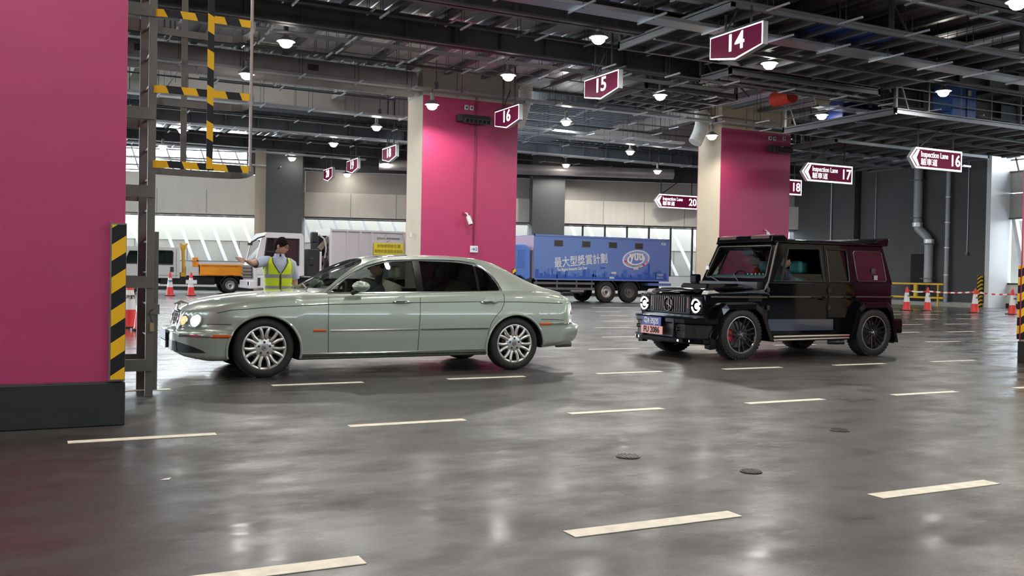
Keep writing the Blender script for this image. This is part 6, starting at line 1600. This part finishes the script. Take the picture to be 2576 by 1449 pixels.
    b = MB(); ringy(b, [(0, .01, .88, .175, .125), (0, .01, 1.0, .170, .12), (0, .005, 1.12, .175, .125), (0, 0, 1.25, .190, .13), (0, 0, 1.33, .188, .118), (0, .0, 1.375, .14, .09), (.008, -.005, 1.405, .075, .068)])
    sh = b.build('shirt', shirt, o)
    b = MB(); b.tube([(-.13, .0, 1.335), (-.20, -.03, 1.335), (-.28, -.085, 1.315), (-.355, -.15, 1.300)], [.075, .074, .070, .066], 16, cap=False); b.build('sleeve', shirt, sh)
    b = MB(); b.tube([(.13, .0, 1.33), (.185, .005, 1.30), (.215, .015, 1.20), (.245, .02, 1.09)], [.07, .072, .066, .064], 16, cap=False); b.build('sleeve', shirt, sh)
    b = MB(); b.T = Matrix.Translation((.01, -.01, 1.40)); b.lathe([(.085, -.03), (.080, .0), (.064, .045), (.058, .043), (.066, -.01)], 28, a0=-pi*.44, a1=pi*1.44); b.build('collar', shirt, sh)
    # vest
    def vr(z): return lin(z, [.86, 1.0, 1.12, 1.25, 1.33, 1.375], [.192, .186, .190, .203, .198, .15]), lin(z, [.86, 1.0, 1.12, 1.25, 1.33, 1.375], [.140, .134, .138, .143, .132, .105])
    def vsurf(a, z, off=0):
        rx, ry = vr(z); ca, sa = cos(a), sin(a); return (math.copysign(abs(ca)**.8, ca)*(rx+off), math.copysign(abs(sa)**.8, sa)*(ry+off), z)
    def vest_panel(q, a0, a1, zf0, zf1, n=18, m=22, off=0):
        q.grid(lambda i, j: vsurf(a0+(a1-a0)*i, (lambda lo, hi: lo+(hi-lo)*j)(zf0(a0+(a1-a0)*i), zf1(a0+(a1-a0)*i)), off), n, m)
    fr = -pi/2
    def top(a):       # neckline: open V at the front, armholes at the sides
        d = abs(((a-fr+pi) % (2*pi))-pi)
        if d < .9: return 1.16 + (1.385-1.16)*min(1, d/.62)**.9 if d < .62 else 1.385
        arm = abs(d-pi/2)
        return 1.385 - .16*max(0, 1-(arm/.55)**2)
    vp_ = MB(); vest_panel(vp_, fr+.02, fr+2*pi-.02, lambda a: .86, top, 72, 18); v = vp_.build('vest', vest, o, angle=180)
    sd = v.modifiers.new('s', 'SOLIDIFY'); sd.thickness = .006; sd.offset = 1
    for z0, z1 in ((1.105, 1.155), (.955, .995)):
        b = MB(); vest_panel(b, fr+.05, fr+2*pi-.05, lambda a: z0, lambda a: z1, 64, 2, .009); b.build('reflective_band', refl, v)
    for s in (-1, 1):
        b = MB(); b.grid(lambda i, j: vsurf(fr+s*(.83+.21*i), 1.15+.225*j, .009), 3, 10); b.build('reflective_band', refl, v)
        b = MB(); b.tube([vsurf(fr+s*d, 1.16+(1.385-1.16)*(d/.62)**.9, .01) for d in [.03+.59*i/10 for i in range(11)]], .006, 6); b.build('vest_piping', blackp, v)
    b = MB(); b.tube([vsurf(fr, z, .011) for z in [.86+.30*i/8 for i in range(9)]], .010, 6); b.build('zip', blackp, v)
    # trousers and shoes
    b = MB(); ringy(b, [(0, .01, .78, .17, .12), (0, .01, .93, .165, .115)])
    for s in (-1, 1): b.tube([(s*.09, .015, .88), (s*.10, .01, .48), (s*.105, .02, .07)], [.098, .078, .07], 16)
    b.build('trousers', trous, o)
    for s in (-1, 1):
        b = MB(); b.ell((s*.105, -.06, .045), (.048, .145, .045), 16, 8); b.build('shoe', blackp, o)
officer()
